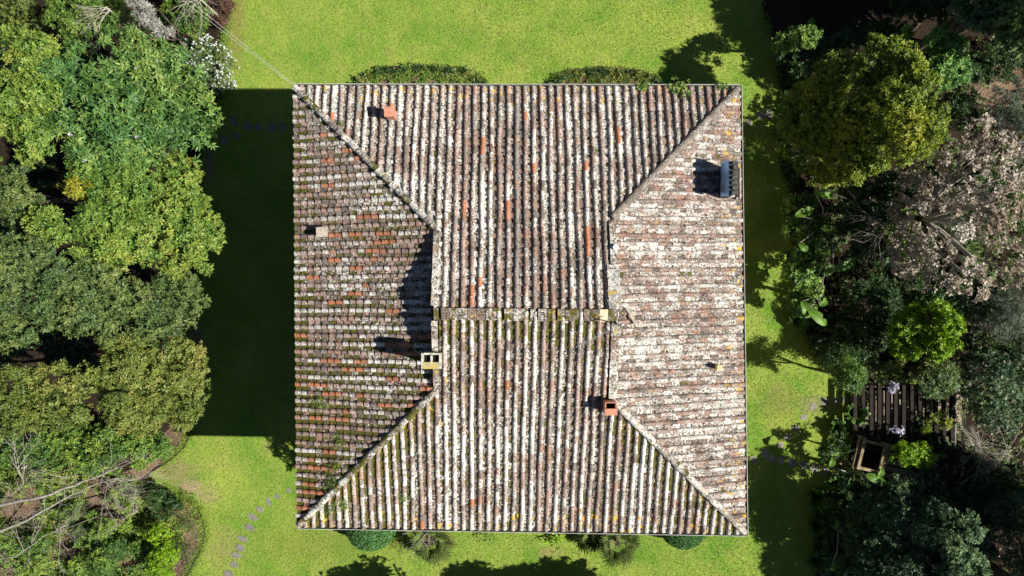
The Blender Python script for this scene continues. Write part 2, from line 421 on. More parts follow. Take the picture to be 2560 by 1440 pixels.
deck = MB()
def z3(p, h=0.0): return (p.x, p.y, h)
def add_poly(pts): deck.add(pts, [tuple(range(len(pts)))])
HB = EAVE
def sz(s, p): return EAVE + SL * s.d(p)
def V3(s, p): return (p.x, p.y, sz(s, p))
add_poly([V3(ST, c_tr), V3(ST, c_tl), V3(ST, h_tl), V3(ST, rl), V3(ST, rr), V3(ST, h_tr)])
add_poly([V3(SB, c_bl), V3(SB, c_br), V3(SB, h_br), V3(SB, rr), V3(SB, rl), V3(SB, h_bl)])
add_poly([V3(SLf, c_tl), V3(SLf, c_bl), V3(SLf, h_bl), V3(SLf, h_tl)])
add_poly([V3(SR, c_br), V3(SR, c_tr), V3(SR, h_tr), V3(SR, h_br)])
add_poly([(c.x, c.y, EAVE - 0.12) for c in (c_tl, c_tr, c_br, c_bl)])
for s in SLOPES:
    add_poly([(s.A.x, s.A.y, EAVE - 0.12), (s.B.x, s.B.y, EAVE - 0.12), (s.B.x, s.B.y, EAVE), (s.A.x, s.A.y, EAVE)])
roof = deck.build("roof", DECK, house)
gw = MB()
zr = sz(ST, rl)
for (ha, hb, rp, sl) in ((h_tl, h_bl, rl, 1), (h_tr, h_br, rr, -1)):
    x = rp.x + 0.08 * sl
    g = [(x, ha.y, EAVE + SL * ST.d(ha)), (x, hb.y, EAVE + SL * SB.d(hb)), (x, rp.y, zr)]
    gw = MB(); gw.add(g, [(0, 1, 2)]); gw.build("gable_wall", MORTAR, roof)

# ------------------------------------------------------------------ roof tiles
NA = 7
def cover_geo(s, u, v0, v1, du, lift, rot):
    th = [math.radians(-88 + 176 * i / (NA - 1)) for i in range(NA)]; vs = []
    for (v, w, hg, b, off) in ((v0, .074, .084, .036 + lift, 0), (v0 + .004, .060, .066, .036 + lift, 0), (v1, .060, .068, .026, rot)):
        for t in th:
            uu = u + du + off + w * math.sin(t); vv = min(v, vmax(s, max(0, min(s.len, uu))) - 0.02)
            vs.append(pt(s, uu, max(vv, -0.09), b + hg * math.cos(t)))
    fs = []
    for i in range(NA - 1):
        fs.append((i, i + 1, 2 * NA + i + 1, 2 * NA + i)); fs.append((NA + i, NA + i + 1, i + 1, i))
    return vs, fs
def channel_geo(s, u, v0, v1, du, lift, rot):
    ts = [-1, -.6, -.2, .2, .6, 1]; n = len(ts); vs = []
    for (v, w, b, off) in ((v0, .092, .030 + lift * .7, 0), (v0 + .003, .092, .006, 0), (v1, .098, .016, rot)):
        for t in ts:
            uu = u + du + off + w * t; vv = min(v, vmax(s, max(0, min(s.len, uu))) - 0.02)
            vs.append(pt(s, uu, max(vv, -0.07), b + .03 * t * t))
    fs = []
    for i in range(n - 1):
        fs.append((i, i + 1, 2 * n + i + 1, 2 * n + i)); fs.append((n + i, n + i + 1, i + 1, i))
    return vs, fs

WEATH = [(0.33, 0.225, 0.175), (0.28, 0.205, 0.17), (0.24, 0.19, 0.16), (0.36, 0.25, 0.19), (0.20, 0.165, 0.145), (0.31, 0.27, 0.24)]
PINK = [(0.43, 0.26, 0.20), (0.42, 0.30, 0.25), (0.48, 0.345, 0.295)]
ORANGE = [(0.52, 0.20, 0.10), (0.55, 0.235, 0.13), (0.47, 0.19, 0.10)]
tiles = {'cover_tile': [], 'channel_tile': []}
for s in SLOPES:
    pitch = 0.2585 if s in (ST, SB) else 0.2562
    ncol = int((s.len - 0.1) / pitch); off = (s.len - ncol * pitch) / 2
    exp = {SLf: .228, SR: .235, ST: .285, SB: .285}[s]
    for i in range(ncol * 2 + 1):
        kind = 'channel_tile' if i % 2 == 0 else 'cover_tile'
        u = off + i * pitch / 2
        if u < 0.06 or u > s.len - 0.06: continue
        colph = U(0, 6); colmood = U(-.22, .22); greycol = R() < (0.22 if s is ST else .08); amp = U(.005, .018)
        vm = vmax(s, u); v = -0.06 + (U(-.02, .02)); run = 0
        while v < vm - 0.03:
            e = exp * U(.9, 1.1) if kind == 'cover_tile' else exp * U(.95, 1.08)
            q = s.A + s.e * u + s.n * v
            tnorm = v / 4.5
            lich, moss, yel, dark = .33 + colmood + U(-.24, .24), 0, 0, .38
            tone = random.choice(WEATH)
            # slow drift of weathering over each slope
            drift = math.sin(q.x * 0.9 + 1.7 * math.sin(q.y * .6)) * math.cos(q.y * .8 + 1.3)
            lich += .12 * drift
            if kind == 'cover_tile':
                if s is SLf:
                    tone = random.choice(WEATH + PINK + PINK); lich += .05; dark = .3
                    if run == 0 and R() < 0.075: run = random.choice((1, 2, 2, 3))
                elif s is SR:
                    tone = random.choice(PINK + PINK + WEATH); lich += .06; dark = .36
                else:
                    lich += .12 if s is SB else .03; dark = .22 if s is SB else .36
                    if R() < 0.35: tone = random.choice(PINK)
                    if run == 0 and R() < (0.022 if s is ST else .004): run = random.choice((1, 1, 2))
                    if greycol and R() < .7: tone = (0.30, 0.29, 0.26); lich -= .22
            else:
                dark = .5
                if s is SLf:
                    moss = .44 + .5 * max(0, -q.y / 7) + .3 * (v < .5) + .12 * drift; lich -= .1
                    if R() < .14: tone = random.choice(PINK); moss = .1; lich = .15
                elif s is SR:
                    moss = .0; tone = random.choice(PINK + WEATH); dark = .5; lich += .05
                elif s is SB:
                    moss = .34 + .25 * (q.x < -3) + .42 * (v > vm - 1.1); dark = .6; lich -= .08
                else:
                    moss = .1 + .2 * (R() < .12); dark = .5
                    if R() < .03: tone = random.choice(PINK); lich = .2
                if R() < .012: moss = .6
            if s is SR and v < .4: yel = U(.0, .5)
            elif s is SR: yel = .08
            if s in (ST, SB) and v > 3.3 and (abs(q.x - X_L) < .35 or abs(q.x - X_R) < .35): yel = .22
            if s is SB and v < .5: yel = .3
            if s is ST and v < .5: yel = .3
            if s is SB and v > vm - .45: yel = .25
            if run > 0: 
                tone = random.choice(ORANGE); lich, moss, yel, dark = U(-.3, .12), 0, 0, 0.0; run -= 1
            f = U(.85, 1.15); tone = tuple(c * f for c in tone)
            du = amp * math.sin(v * 1.7 + colph) + U(-.006, .006); lift = U(.012, .03); rot = U(-.006, .006)
            geo = (cover_geo if kind == 'cover_tile' else channel_geo)(s, u, v, v + e + .045, du, lift, rot)
            tiles[kind].append((q.x ** 2 + q.y ** 2 + (H - EAVE - SL * v) ** 2, geo, tone, (lich, moss, yel, dark)))
            v += e
for kind, lst in tiles.items():
    lst.sort(key=lambda t: t[0])
    for k, (dd, geo, tone, wear) in enumerate(lst):
        if k < 300:
            mb = MB(); mb.add(geo[0], geo[1], tone, wear); mb.build(kind, TILE, roof)
        else:
            if k == 300: rest = MB()
            rest.add(geo[0], geo[1], tone, wear)
    o = rest.build(kind + "_field", TILE, roof); o['kind'] = 'stuff'

# hip and ridge tiles on mortar
def hip_line(a, b, za, zb, style):
    A = Vector((a.x, a.y, za)); B = Vector((b.x, b.y, zb)); L = (B - A).length; d = (B - A) / L
    side = Vector((-d.y, d.x, 0)).normalized(); up = d.cross(side); up = up if up.z > 0 else -up
    mb = MB(); k = 14
    vs = []
    for i in range(k + 1):
        p = A + d * L * i / k
        for (o, h) in ((-.11, -.02), (-.085, .085), (.085, .085), (.11, -.02)):
            vs.append(tuple(p + side * (o + U(-.015, .015)) + up * (h + U(-.008, .008))))
    fs = [(i * 4 + j, i * 4 + j + 1, i * 4 + j + 5, i * 4 + j + 4) for i in range(k) for j in range(3)]
    mb.add(vs, fs); mb.build("mortar_bed", MORTAR, roof)
    v = 0.02
    while v < L - .12:
        e = U(.25, .34) if style != 'smooth' else .36
        wear = {'slab': (U(.2, .75), U(0, .3), .1, .35), 'mossy': (U(.3, .8), U(.1, .75), .2, .4), 'smooth': (.3, .1, .12, .3), 'worn': (U(.3, .7), U(.0, .45), .35, .3)}[style]
        tone = random.choice([(0.25, .22, .18), (.30, .26, .21), (.2, .175, .15)])
        if R() < .12 and style != 'smooth': wear = (.3, .65, 0, .3)
        mbt = MB(); vs = []; ths = [math.radians(-80 + 160 * i / 6) for i in range(7)]
        yaw = U(-.02, .02) if style != 'smooth' else 0; ws = .108; 
        for (t, w, hh) in ((v, ws, .20 if style != 'smooth' else .17), (v + .01, ws - .02, .16), (min(L, v + e + .02), ws - .018, .168)):
            for q in ths:
                s_ = math.sin(q); c_ = math.cos(q) ** .6
                vs.append(tuple(A + d * t + side * (w * s_ + yaw * (1 if t == v else -1)) + up * (.05 + (hh - .05) * c_)))
        fs = []
        for i in range(6):
            fs.append((i, i + 1, 14 + i + 1, 14 + i)); fs.append((7 + i, 7 + i + 1, i + 1, i))
        mbt.add(vs, fs, tone, wear); mbt.build("hip_tile", TILE, roof)
        v += e
hip_line(c_tl, h_tl, EAVE, sz(ST, h_tl), 'slab')
hip_line(c_bl, h_bl, EAVE, sz(SB, h_bl), 'mossy')
hip_line(c_tr, h_tr, EAVE, sz(ST, h_tr), 'smooth')
hip_line(c_br, h_br, EAVE, sz(SB, h_br), 'worn')

# ridge: a course of flat slabs and tile butts laid on the south side of the ridge line
x = rl.x + .06; tilt = math.atan(SL)
while x < rr.x - .02:
    w = random.choice((.15, .19, .24, .26)); slab = R() < .62
    rp = on_line_x(ridge, x + w / 2); L = .34 + U(-.015, .015)
    top = zr + .13 + U(-.01, .015) + (.02 if slab else -.02); mb = MB(); y0 = rp.y + .05; th = .035 if slab else .06
    vs = [(x + .006, y0, top), (x + w - .006, y0, top), (x + w - .006, y0 - L, top - L * SL), (x + .006, y0 - L, top - L * SL)]
    vs += [(a, b, c - th) for a, b, c in vs]
    wear = (U(.0, .6), U(.1, .7), U(.0, .4), .45); tone = lerp3(random.choice(WEATH), (.18, .17, .15), .4)
    cr = abs(x - 2.53) < .14
    mb.add(vs, [(3, 2, 1, 0), (4, 5, 6, 7), (0, 1, 5, 4), (1, 2, 6, 5), (2, 3, 7, 6), (3, 0, 4, 7)], tone, wear)
    o = mb.build("ridge_slab", CREAM if cr else TILE, roof)
    if cr: o['label'] = "clean cream-coloured replacement slab"
    x += w + (.0 if slab else U(.0, .09))
# verge pieces along both gablets
def verge(x, ya, yb, sl, w, grey):
    y = ya; sgn = 1 if yb > ya else -1
    while (yb - y) * sgn > .1:
        L = U(.3, .42); y2 = y + sgn * min(L, abs(yb - y)); mb = MB(); vs = []
        for yy, b in ((y, .15), (y2, .145)):
            z = EAVE + SL * sl.d(Vector((x, yy))) + b + U(-.006, .012)
            vs += [(x - w / 2 + U(-.01, .01), yy, z), (x + w / 2 + U(-.01, .01), yy, z)]
        vs += [(a, b, c - .1) for a, b, c in vs]
        mb.add(vs, [(0, 1, 3, 2), (4, 6, 7, 5), (0, 4, 5, 1), (2, 3, 7, 6), (0, 2, 6, 4), (1, 5, 7, 3)],
               (0.33, .31, .28) if grey else random.choice(WEATH), (U(.3, .8), U(0, .3), U(.0, .45), .4))
        mb.build("verge_slab", TILE, roof); y = y2 + sgn * .006
verge(X_L - .0, h_tl.y - .05, rl.y + .06, ST, .17, False)
verge(X_L - .0, h_bl.y + .05, rl.y - .32, SB, .17, False)
verge(X_R + .02, h_tr.y - .1, rr.y + 1.35, ST, .2, False)
verge(X_R - .02, rr.y + 1.33, rr.y + .06, ST, .34, True)
verge(X_R + .02, h_br.y + .05, rr.y - .32, SB, .24, False)

# gutters on three sides
for s in (ST, SR, SB):
    mb = MB(); ang = math.atan2(s.e.y, s.e.x); mid = (s.A + s.B) / 2
    ext = 0.26 if s is SR else 0.12
    for (o, w, z, h) in ((.115, .012, EAVE + .02, .11),):
        q = mid - s.n * o
        mb.box(q.x, q.y, z, s.len + ext, w, h, ang)
    g = mb.build("gutter", GUTTER, roof)
    mb = MB(); q = mid - s.n * .055; mb.box(q.x, q.y, EAVE - .05, s.len + .06, .10, .03, ang); mb.build("gutter_bed", GUTIN, roof)

# ------------------------------------------------------------------ chimneys, vents, aerial
def roof_z(x, y):
    p = Vector((x, y))
    if X_L < x < X_R: return EAVE + SL * min(ST.d(p), SB.d(p))
    return hipz(p)
def px_on_roof(px, py, extra=0.0):
    z = EAVE + 1
    for _ in range(8):
        x, y = P(px, py, z); z = roof_z(x, y) + extra
    return x, y, z - extra

def part(mb, name, m, parent, label=None):
    o = mb.build(name, m, parent)
    if label: o['label'] = label
    return o
# A: small terracotta flue on the north slope
x, y, z = px_on_roof(982, 292)
mb = MB(); mb.box(x, y, z + .28, .24, .26, .62, .05); f = part(mb, "flue", TERRA, house, "small square terracotta flue on the north slope")
mb = MB(); mb.box(x, y, z + .63, .30, .30, .045, .05); part(mb, "flue_cap", TERRA, f)
mb = MB(); mb.box(x + .02, y - .01, z + .05, .38, .42, .12, .0, .7); part(mb, "mortar_collar", MORTAR, f)
# B: low vent on the west slope
x, y, z = px_on_roof(812, 582)
mb = MB(); mb.box(x, y, z + .12, .26, .24, .36); f = part(mb, "vent", MORTAR, house, "low vent with a pale pink slab on the west slope")
mb = MB(); mb.box(x, y, z + .32, .34, .30, .04, .06, 1, jit=.006); part(mb, "vent_cap", PINKSLAB, f)
# C: masonry chimney with yellow lichen at the west gablet
x, y, z = px_on_roof(1082, 893); x = X_L - .05
mb = MB(); mb.box(x, y, z + .2, .46, .36, 1.5); f = part(mb, "chimney", PALECAP, house, "square masonry chimney with bright yellow lichen by the west gablet")
zt = z + .95
for (dx, dy, sx, sy) in ((-.25, 0, .07, .44), (.25, 0, .07, .44), (0, .195, .44, .05), (0, -.13, .44, .19), (0, .03, .06, .26)):
    mb = MB(); mb.box(x + dx, y + dy, zt + .06, sx - .004, sy, .13, 0, .97, jit=.006); part(mb, "cap_brick", YLICH if dy < 0 else PALECAP, f)
mb = MB(); mb.box(x, y + .06, zt + .008, .42, .24, .02); part(mb, "flue_dark_plate", FLUE_DARK, f)
# D: wide chimney near the east eave with a sheet metal cover
x, y, z = px_on_roof(1800, 458)
mb = MB(); mb.box(x + .06, y, z + .4, .26, .94, 1.1); f = part(mb, "chimney", SHADE_BRICK, house, "wide chimney coloured dark for shade, with a sky-tinted sheet near the east eave")
mb = MB(); mb.box(x + .07, y, z + 1.0, .32, 1.02, .09, 0, .98, jit=.01); part(mb, "cap_slab", SHADE_BRICK, f)
mb = MB()
vs = [(x - .19, y - .50, z + .70), (x - .19, y + .48, z + .74), (x - .08, y + .53, z + 1.12), (x - .08, y - .55, z + 1.12)]
vs += [(a + .012, b, c + .004) for a, b, c in vs]
mb.add(vs, [(0, 1, 2, 3), (7, 6, 5, 4), (0, 4, 5, 1), (1, 5, 6, 2), (2, 6, 7, 3), (3, 7, 4, 0)]); part(mb, "metal_sheet", SKYMET, f)
for k in range(7):
    mb = MB(); mb.box(x + .10 + U(-.03, .05), y - .44 + k * .147, z + 1.09, U(.12, .2), .11, .1, U(-.15, .15), .9, jit=.012)
    part(mb, "cap_brick", SHADE_BRICK, f)
mb = MB(); mb.box(x + .42, y + .05, z + .07, .22, .34, .16, 0, .8); part(mb, "lichened_shoulder", YLICH, f)
mb = MB(); mb.box(x + .60, y - .02, z + .03, .04, .98, .16); part(mb, "mortar_fillet", PINKSLAB, f)
# E: terracotta cowl over the south slope
x, y, z = px_on_roof(1520, 1012)
mb = MB()
for (dx, dy, sx, sy) in ((-.15, 0, .03, .32), (.15, 0, .03, .32), (0, .16, .33, .03), (0, -.15, .33, .03)): mb.box(x + dx, y + dy, z + .28, sx, sy, .64)
f = part(mb, "flue", TERRA, house, "open terracotta flue with half its cap slab beside the south-east hip")
mb = MB(); mb.box(x, y - .10, z + .63, .36, .19, .04); part(mb, "flue_cap", TERRA, f)
mb = MB(); mb.box(x, y, z + .3, .27, .28, .02); part(mb, "flue_dark_plate", FLUE_DARK, f)
# F, G: pipes
def pipe(px, py, h, r, m, label):
    x, y, z = px_on_roof(px, py, h); mb = MB(); mb.tube([(x, y, z - .1), (x, y, z + h)], r, 14)
    o = part(mb, "vent_pipe", m, house, label)
    mb = MB(); mb.tube([(x, y, z + h - .05), (x, y, z + h + .012)], r * 1.16, 14); part(mb, "pipe_cap", m, o)
pipe(1540, 618, .5, .075, WHITEPIPE, "short white vent pipe at the east gablet")
pipe(1799, 919, .42, .075, YPIPE, "short yellowed vent pipe on the east slope")
# H: aerial on a leaning mast
bx, by = X_R + .1, rr.y - .35; bz = roof_z(bx, by)
mb = MB(); mb.tube([(bx, by, bz - .1), (bx - .02, by - .02, bz + 1.55)], .018, 8); ant = part(mb, "aerial", ALU, house, "thin metal television aerial on a mast by the ridge")
p0 = Vector((bx - .02, by, bz + 1.45)); p1 = p0 + Vector((-1.25, -.62, -.02)); dd = (p1 - p0).normalized(); sd = Vector((-dd.y, dd.x, 0))
mb = MB(); mb.tube([p0 - dd * .15, p1], .011, 6); part(mb, "boom", ALU, ant)
for k in range(13):
    q = p0 + dd * (.08 + k * .102); Lh = .17 - .006 * k
    mb = MB(); mb.tube([q - sd * Lh + Vector((0, 0, .02)), q + sd * Lh + Vector((0, 0, .02))], .006, 5); part(mb, "element", ALU, ant)
mb = MB(); mb.tube([p0 + Vector((0, 0, -.9)), p0 + Vector((-.62, .10, -.78)), p0 + Vector((-1.2, .33, -.75))], .007, 5); part(mb, "stay_wire", ALU, ant)
# loose pale batten and flat tiles lying near the east gablet
x, y, z = px_on_roof(1577, 792)
mb = MB(); mb.box(x, y, z + .2, .075, .56, .06, math.radians(29)); o = mb.build("tile_batten", PINKSLAB)
tag(o, "loose pale pink batten lying on the tiles by the east gablet", "batten")

# overhead cables from the north-west corner
for k, (dx, dz) in enumerate(((0, 0), (.22, -.12))):
    a = Vector((c_tl.x + dx * .3, c_tl.y + .03, EAVE + .05 + dz * .5)); bb = P(405 + 18 * k, -40, 7.2); b = Vector((bb[0], bb[1], 7.2 + dz))
    pts = [a.lerp(b, t / 16) - Vector((0, 0, .22 * 4 * (t / 16) * (1 - t / 16))) for t in range(17)]
    mb = MB(); mb.tube(pts, .0045, 5); o = mb.build("overhead_cable", CABLE)
    tag(o, "thin pale overhead cable running from the north-west roof corner", "cable", "cables from the roof corner")

# ------------------------------------------------------------------ leaves and plants
def vnoise(p, sc, seed=0.0):
    x, y, z = p[:, 0] * sc + seed, p[:, 1] * sc + seed * 1.7, p[:, 2] * sc
    return (np.sin(x * 1.3 + 1.9 * np.sin(y * .9)) + np.sin(y * 1.7 + 1.4 * np.sin(z * 1.2 + x * .6)) + np.sin(z * 1.5 + 1.6 * np.sin(x * 1.1 - y * .4))) / 3

def rosettes(cen, axis, nleaf, L, Wd, el, pal, cvar, jit=.35, gap=0.0):
    """Whorls of folded leaves: centres, axes -> verts, tris, colours."""
    n = len(cen)
    if n == 0: return np.zeros((0, 3)), np.zeros((0, 3), int), np.zeros((0, 3))
    ax = axis / np.linalg.norm(axis, axis=1, keepdims=True)
    ref = np.where(np.abs(ax[:, 2:3]) < .9, np.array([[0, 0, 1.]]), np.array([[1., 0, 0]]))
    a = np.cross(ax, ref); a /= np.linalg.norm(a, axis=1, keepdims=True); b = np.cross(ax, a)
    ph = RNG.uniform(0, 2 * np.pi, (n, 1)) + np.arange(nleaf)[None] * 2 * np.pi * .382 + RNG.uniform(-jit, jit, (n, nleaf))
    e = RNG.uniform(el[0], el[1], (n, nleaf))
    rad = a[:, None] * np.cos(ph)[..., None] + b[:, None] * np.sin(ph)[..., None]
    d = rad * np.cos(e)[..., None] + ax[:, None] * np.sin(e)[..., None]
    s = np.cross(ax[:, None].repeat(nleaf, 1), d); s /= (np.linalg.norm(s, axis=2, keepdims=True) + 1e-9)
    nrm = np.cross(d, s)
    LL = (L * RNG.uniform(.65, 1.25, (n, nleaf)))[..., None]; WW = (Wd * RNG.uniform(.75, 1.25, (n, nleaf)))[..., None]
    c0 = cen[:, None] + RNG.normal(0, L * .12, (n, nleaf, 3)) + d * L * gap
    mid = c0 + d * LL * .5
    vl = mid + s * WW * .5 - nrm * WW * .18; vr = mid - s * WW * .5 - nrm * WW * .18; tip = c0 + d * LL + np.array([0, 0, -1.]) * LL * .12
    V = np.stack([c0, vl, tip, vr], 2).reshape(-1, 3)
    k = np.arange(n * nleaf)[:, None] * 4
    F = np.concatenate([k + np.array([[0, 2, 1]]), k + np.array([[0, 3, 2]])], 0)
    t = np.clip(cvar[:, None] + RNG.normal(0, .13, (n, nleaf)), 0, 1).reshape(-1, 1)
    pal = np.asarray(pal, float); m_ = len(pal) - 1; i0 = np.minimum((t * m_).astype(int), m_ - 1)[:, 0]; fr = t * m_ - i0[:, None]
    col = pal[i0] * (1 - fr) + pal[i0 + 1] * fr
    col = col * RNG.uniform(.6, 1.35, (len(col), 1))
    return V, F, np.repeat(col, 4, axis=0)

def lobes_from_poly(poly, ztop, zedge, r, rvar, nmax, inset=.75, sq=.85, zfun=None):
    """Crown lobes packed inside a crown outline; zfun gives the canopy height along the row (px, z) pairs."""
    A = np.array(poly, float); mn, mx_ = A.min(0), A.max(0); lob = []; tries = 0
    pm = (H - (zedge + ztop) / 2) * KPX; diam = max(mx_ - mn) / 2 * pm
    B = np.roll(A, -1, 0); AB = B - A; L2 = (AB ** 2).sum(1)
    while len(lob) < nmax and tries < nmax * 60:
        tries += 1
        q = RNG.uniform(mn, mx_)
        if not inpoly(A, np.array([q[0]]), np.array([q[1]]))[0]: continue
        t = np.clip(((q - A) * AB).sum(1) / L2, 0, 1); dmin = np.sqrt(((A + AB * t[:, None] - q) ** 2).sum(1)).min() * pm
        rr_ = r * RNG.uniform(1 - rvar, 1 + rvar)
        if dmin < rr_ * inset: rr_ = max(dmin / inset, r * .45)
        t = min(1, dmin / (diam * .8))
        if zfun: zt = np.interp(q[0], [a for a, b in zfun], [b for a, b in zfun]) + .5 * (t ** .5) + RNG.uniform(-.3, .3)
        else: zt = zedge + (ztop - zedge) * (t ** .5) + RNG.uniform(-.28, .28)
        x, y = P(q[0], q[1], zt)
        if any((x - o[0]) ** 2 + (y - o[1]) ** 2 + (zt - o[2] - o[4]) ** 2 < (.5 * max(rr_, o[3])) ** 2 for o in lob): continue
        lob.append((x, y, zt - rr_ * sq, rr_, rr_ * sq))
    return lob

def crown_points(lob, dens, noise_sc=1.6, thr=-.25, low=-.35, shell=(.66, 1.1)):
    pts, axs, lid = [], [], []
    Lb = np.array(lob)
    for i, (x, y, z, r, rz) in enumerate(lob):
        n = int(dens * 2 * math.pi * r * r * (1 - low) + .5)
        if n < 1: continue
        zz = RNG.uniform(low, 1, n); ph = RNG.uniform(0, 2 * np.pi, n); q = np.sqrt(1 - zz * zz)
        d = np.stack([q * np.cos(ph), q * np.sin(ph), zz], 1)
        sh = RNG.uniform(shell[0], shell[1], (n, 1))
        p = np.array([x, y, z]) + d * np.array([r, r, rz]) * sh
        keep = vnoise(p, noise_sc * 2.2, i * 3.1) + .8 * vnoise(p, noise_sc * 6.5, i * 1.7 + 2) > thr
        keep &= p[:, 2] > .05
        for j in range(len(lob)):
            if j == i: continue
            dq = (p - Lb[j, :3]) / np.array([Lb[j, 3], Lb[j, 3], Lb[j, 4]])
            keep &= (dq ** 2).sum(1) > .62
        pts.append(p[keep]); axs.append(d[keep]); lid.append(np.full(keep.sum(), i))
    if not pts: return np.zeros((0, 3)), np.zeros((0, 3)), np.zeros(0, int)
    return np.concatenate(pts), np.concatenate(axs), np.concatenate(lid)

def branch_wander(a, b, bend, k=5):
    a, b = Vector(a), Vector(b); L = (b - a).length; pts = []
    o1 = Vector((U(-1, 1), U(-1, 1), U(-.3, .6))) * bend * L
    for i in range(k + 1):
        t = i / k; pts.append(a.lerp(b, t) + o1 * math.sin(math.pi * t) + Vector((U(-1, 1), U(-1, 1), U(-1, 1))) * L * .02 * (0 < i < k))
    return pts

def woody(root_name, root, base, lob, rad, bark, limbs=6, trunk_frac=.45, name="trunk"):
    Lb = sorted(lob, key=lambda q: -q[3]); cx = np.mean([q[0] for q in lob]); cy = np.mean([q[1] for q in lob]); zc = np.mean([q[2] for q in lob])
    fork = Vector((base[0] * .5 + cx * .5, base[1] * .5 + cy * .5, max(.25, zc * trunk_frac)))
    mb = MB(); mb.tube(branch_wander((base[0], base[1], -.1), fork, .05), [rad * (1.25 - .5 * i / 5) for i in range(6)], 8); mb.build("trunk", bark, root, True)
    for q in Lb[:limbs]:
        mb = MB(); mb.tube(branch_wander(fork, (q[0], q[1], q[2]), .1), [rad * (.6 - .48 * i / 5) for i in range(6)], 6); mb.build("limb", bark, root, True)

GREENS = {
    'rosette': [(0.045, 0.10, 0.022), (0.075, 0.155, 0.03), (0.15, 0.22, 0.038), (0.26, 0.27, 0.05)],
    'lime': [(0.06, 0.12, 0.018), (0.13, 0.21, 0.028), (0.21, 0.27, 0.035), (0.34, 0.31, 0.045)],
    'yellow': [(0.16, 0.20, 0.025), (0.30, 0.30, 0.03), (0.42, 0.36, 0.035)],
    'blue': [(0.03, 0.07, 0.025), (0.06, 0.12, 0.035), (0.10, 0.165, 0.04), (0.16, 0.21, 0.06)],
    'olive': [(0.06, 0.085, 0.015), (0.125, 0.16, 0.022), (0.20, 0.215, 0.035), (0.31, 0.24, 0.05)],
    'fresh': [(0.04, 0.10, 0.018), (0.075, 0.165, 0.022), (0.14, 0.25, 0.028), (0.23, 0.32, 0.03)],
    'vivid': [(0.10, 0.2, 0.01), (0.19, 0.34, 0.012), (0.29, 0.44, 0.015)],
    'mint': [(0.05, 0.13, 0.03), (0.09, 0.22, 0.045), (0.17, 0.32, 0.06), (0.24, 0.38, 0.08)],
    'mustard': [(0.045, 0.08, 0.008), (0.105, 0.16, 0.014), (0.18, 0.225, 0.02), (0.27, 0.26, 0.025)],
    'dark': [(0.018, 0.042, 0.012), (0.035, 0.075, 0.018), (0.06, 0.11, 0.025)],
    'teal': [(0.03, 0.06, 0.022), (0.06, 0.105, 0.035), (0.11, 0.165, 0.055), (0.19, 0.25, 0.085)],
    'grey': [(0.05, 0.08, 0.05), (0.10, 0.13, 0.08), (0.17, 0.19, 0.13)],
    'dry': [(0.24, 0.18, 0.12), (0.40, 0.33, 0.25), (0.52, 0.46, 0.38), (0.62, 0.58, 0.50)],
    'white': [(0.5, 0.52, 0.5), (0.72, 0.73, 0.72), (0.8, 0.8, 0.8)],
    'plume': [(0.3, 0.29, 0.25), (0.46, 0.45, 0.40), (0.6, 0.59, 0.54)],
    'lilac': [(0.33, 0.32, 0.45), (0.5, 0.48, 0.62), (0.66, 0.64, 0.74)],
    'red': [(0.06, 0.03, 0.02), (0.13, 0.065, 0.045), (0.2, 0.12, 0.07)],
}

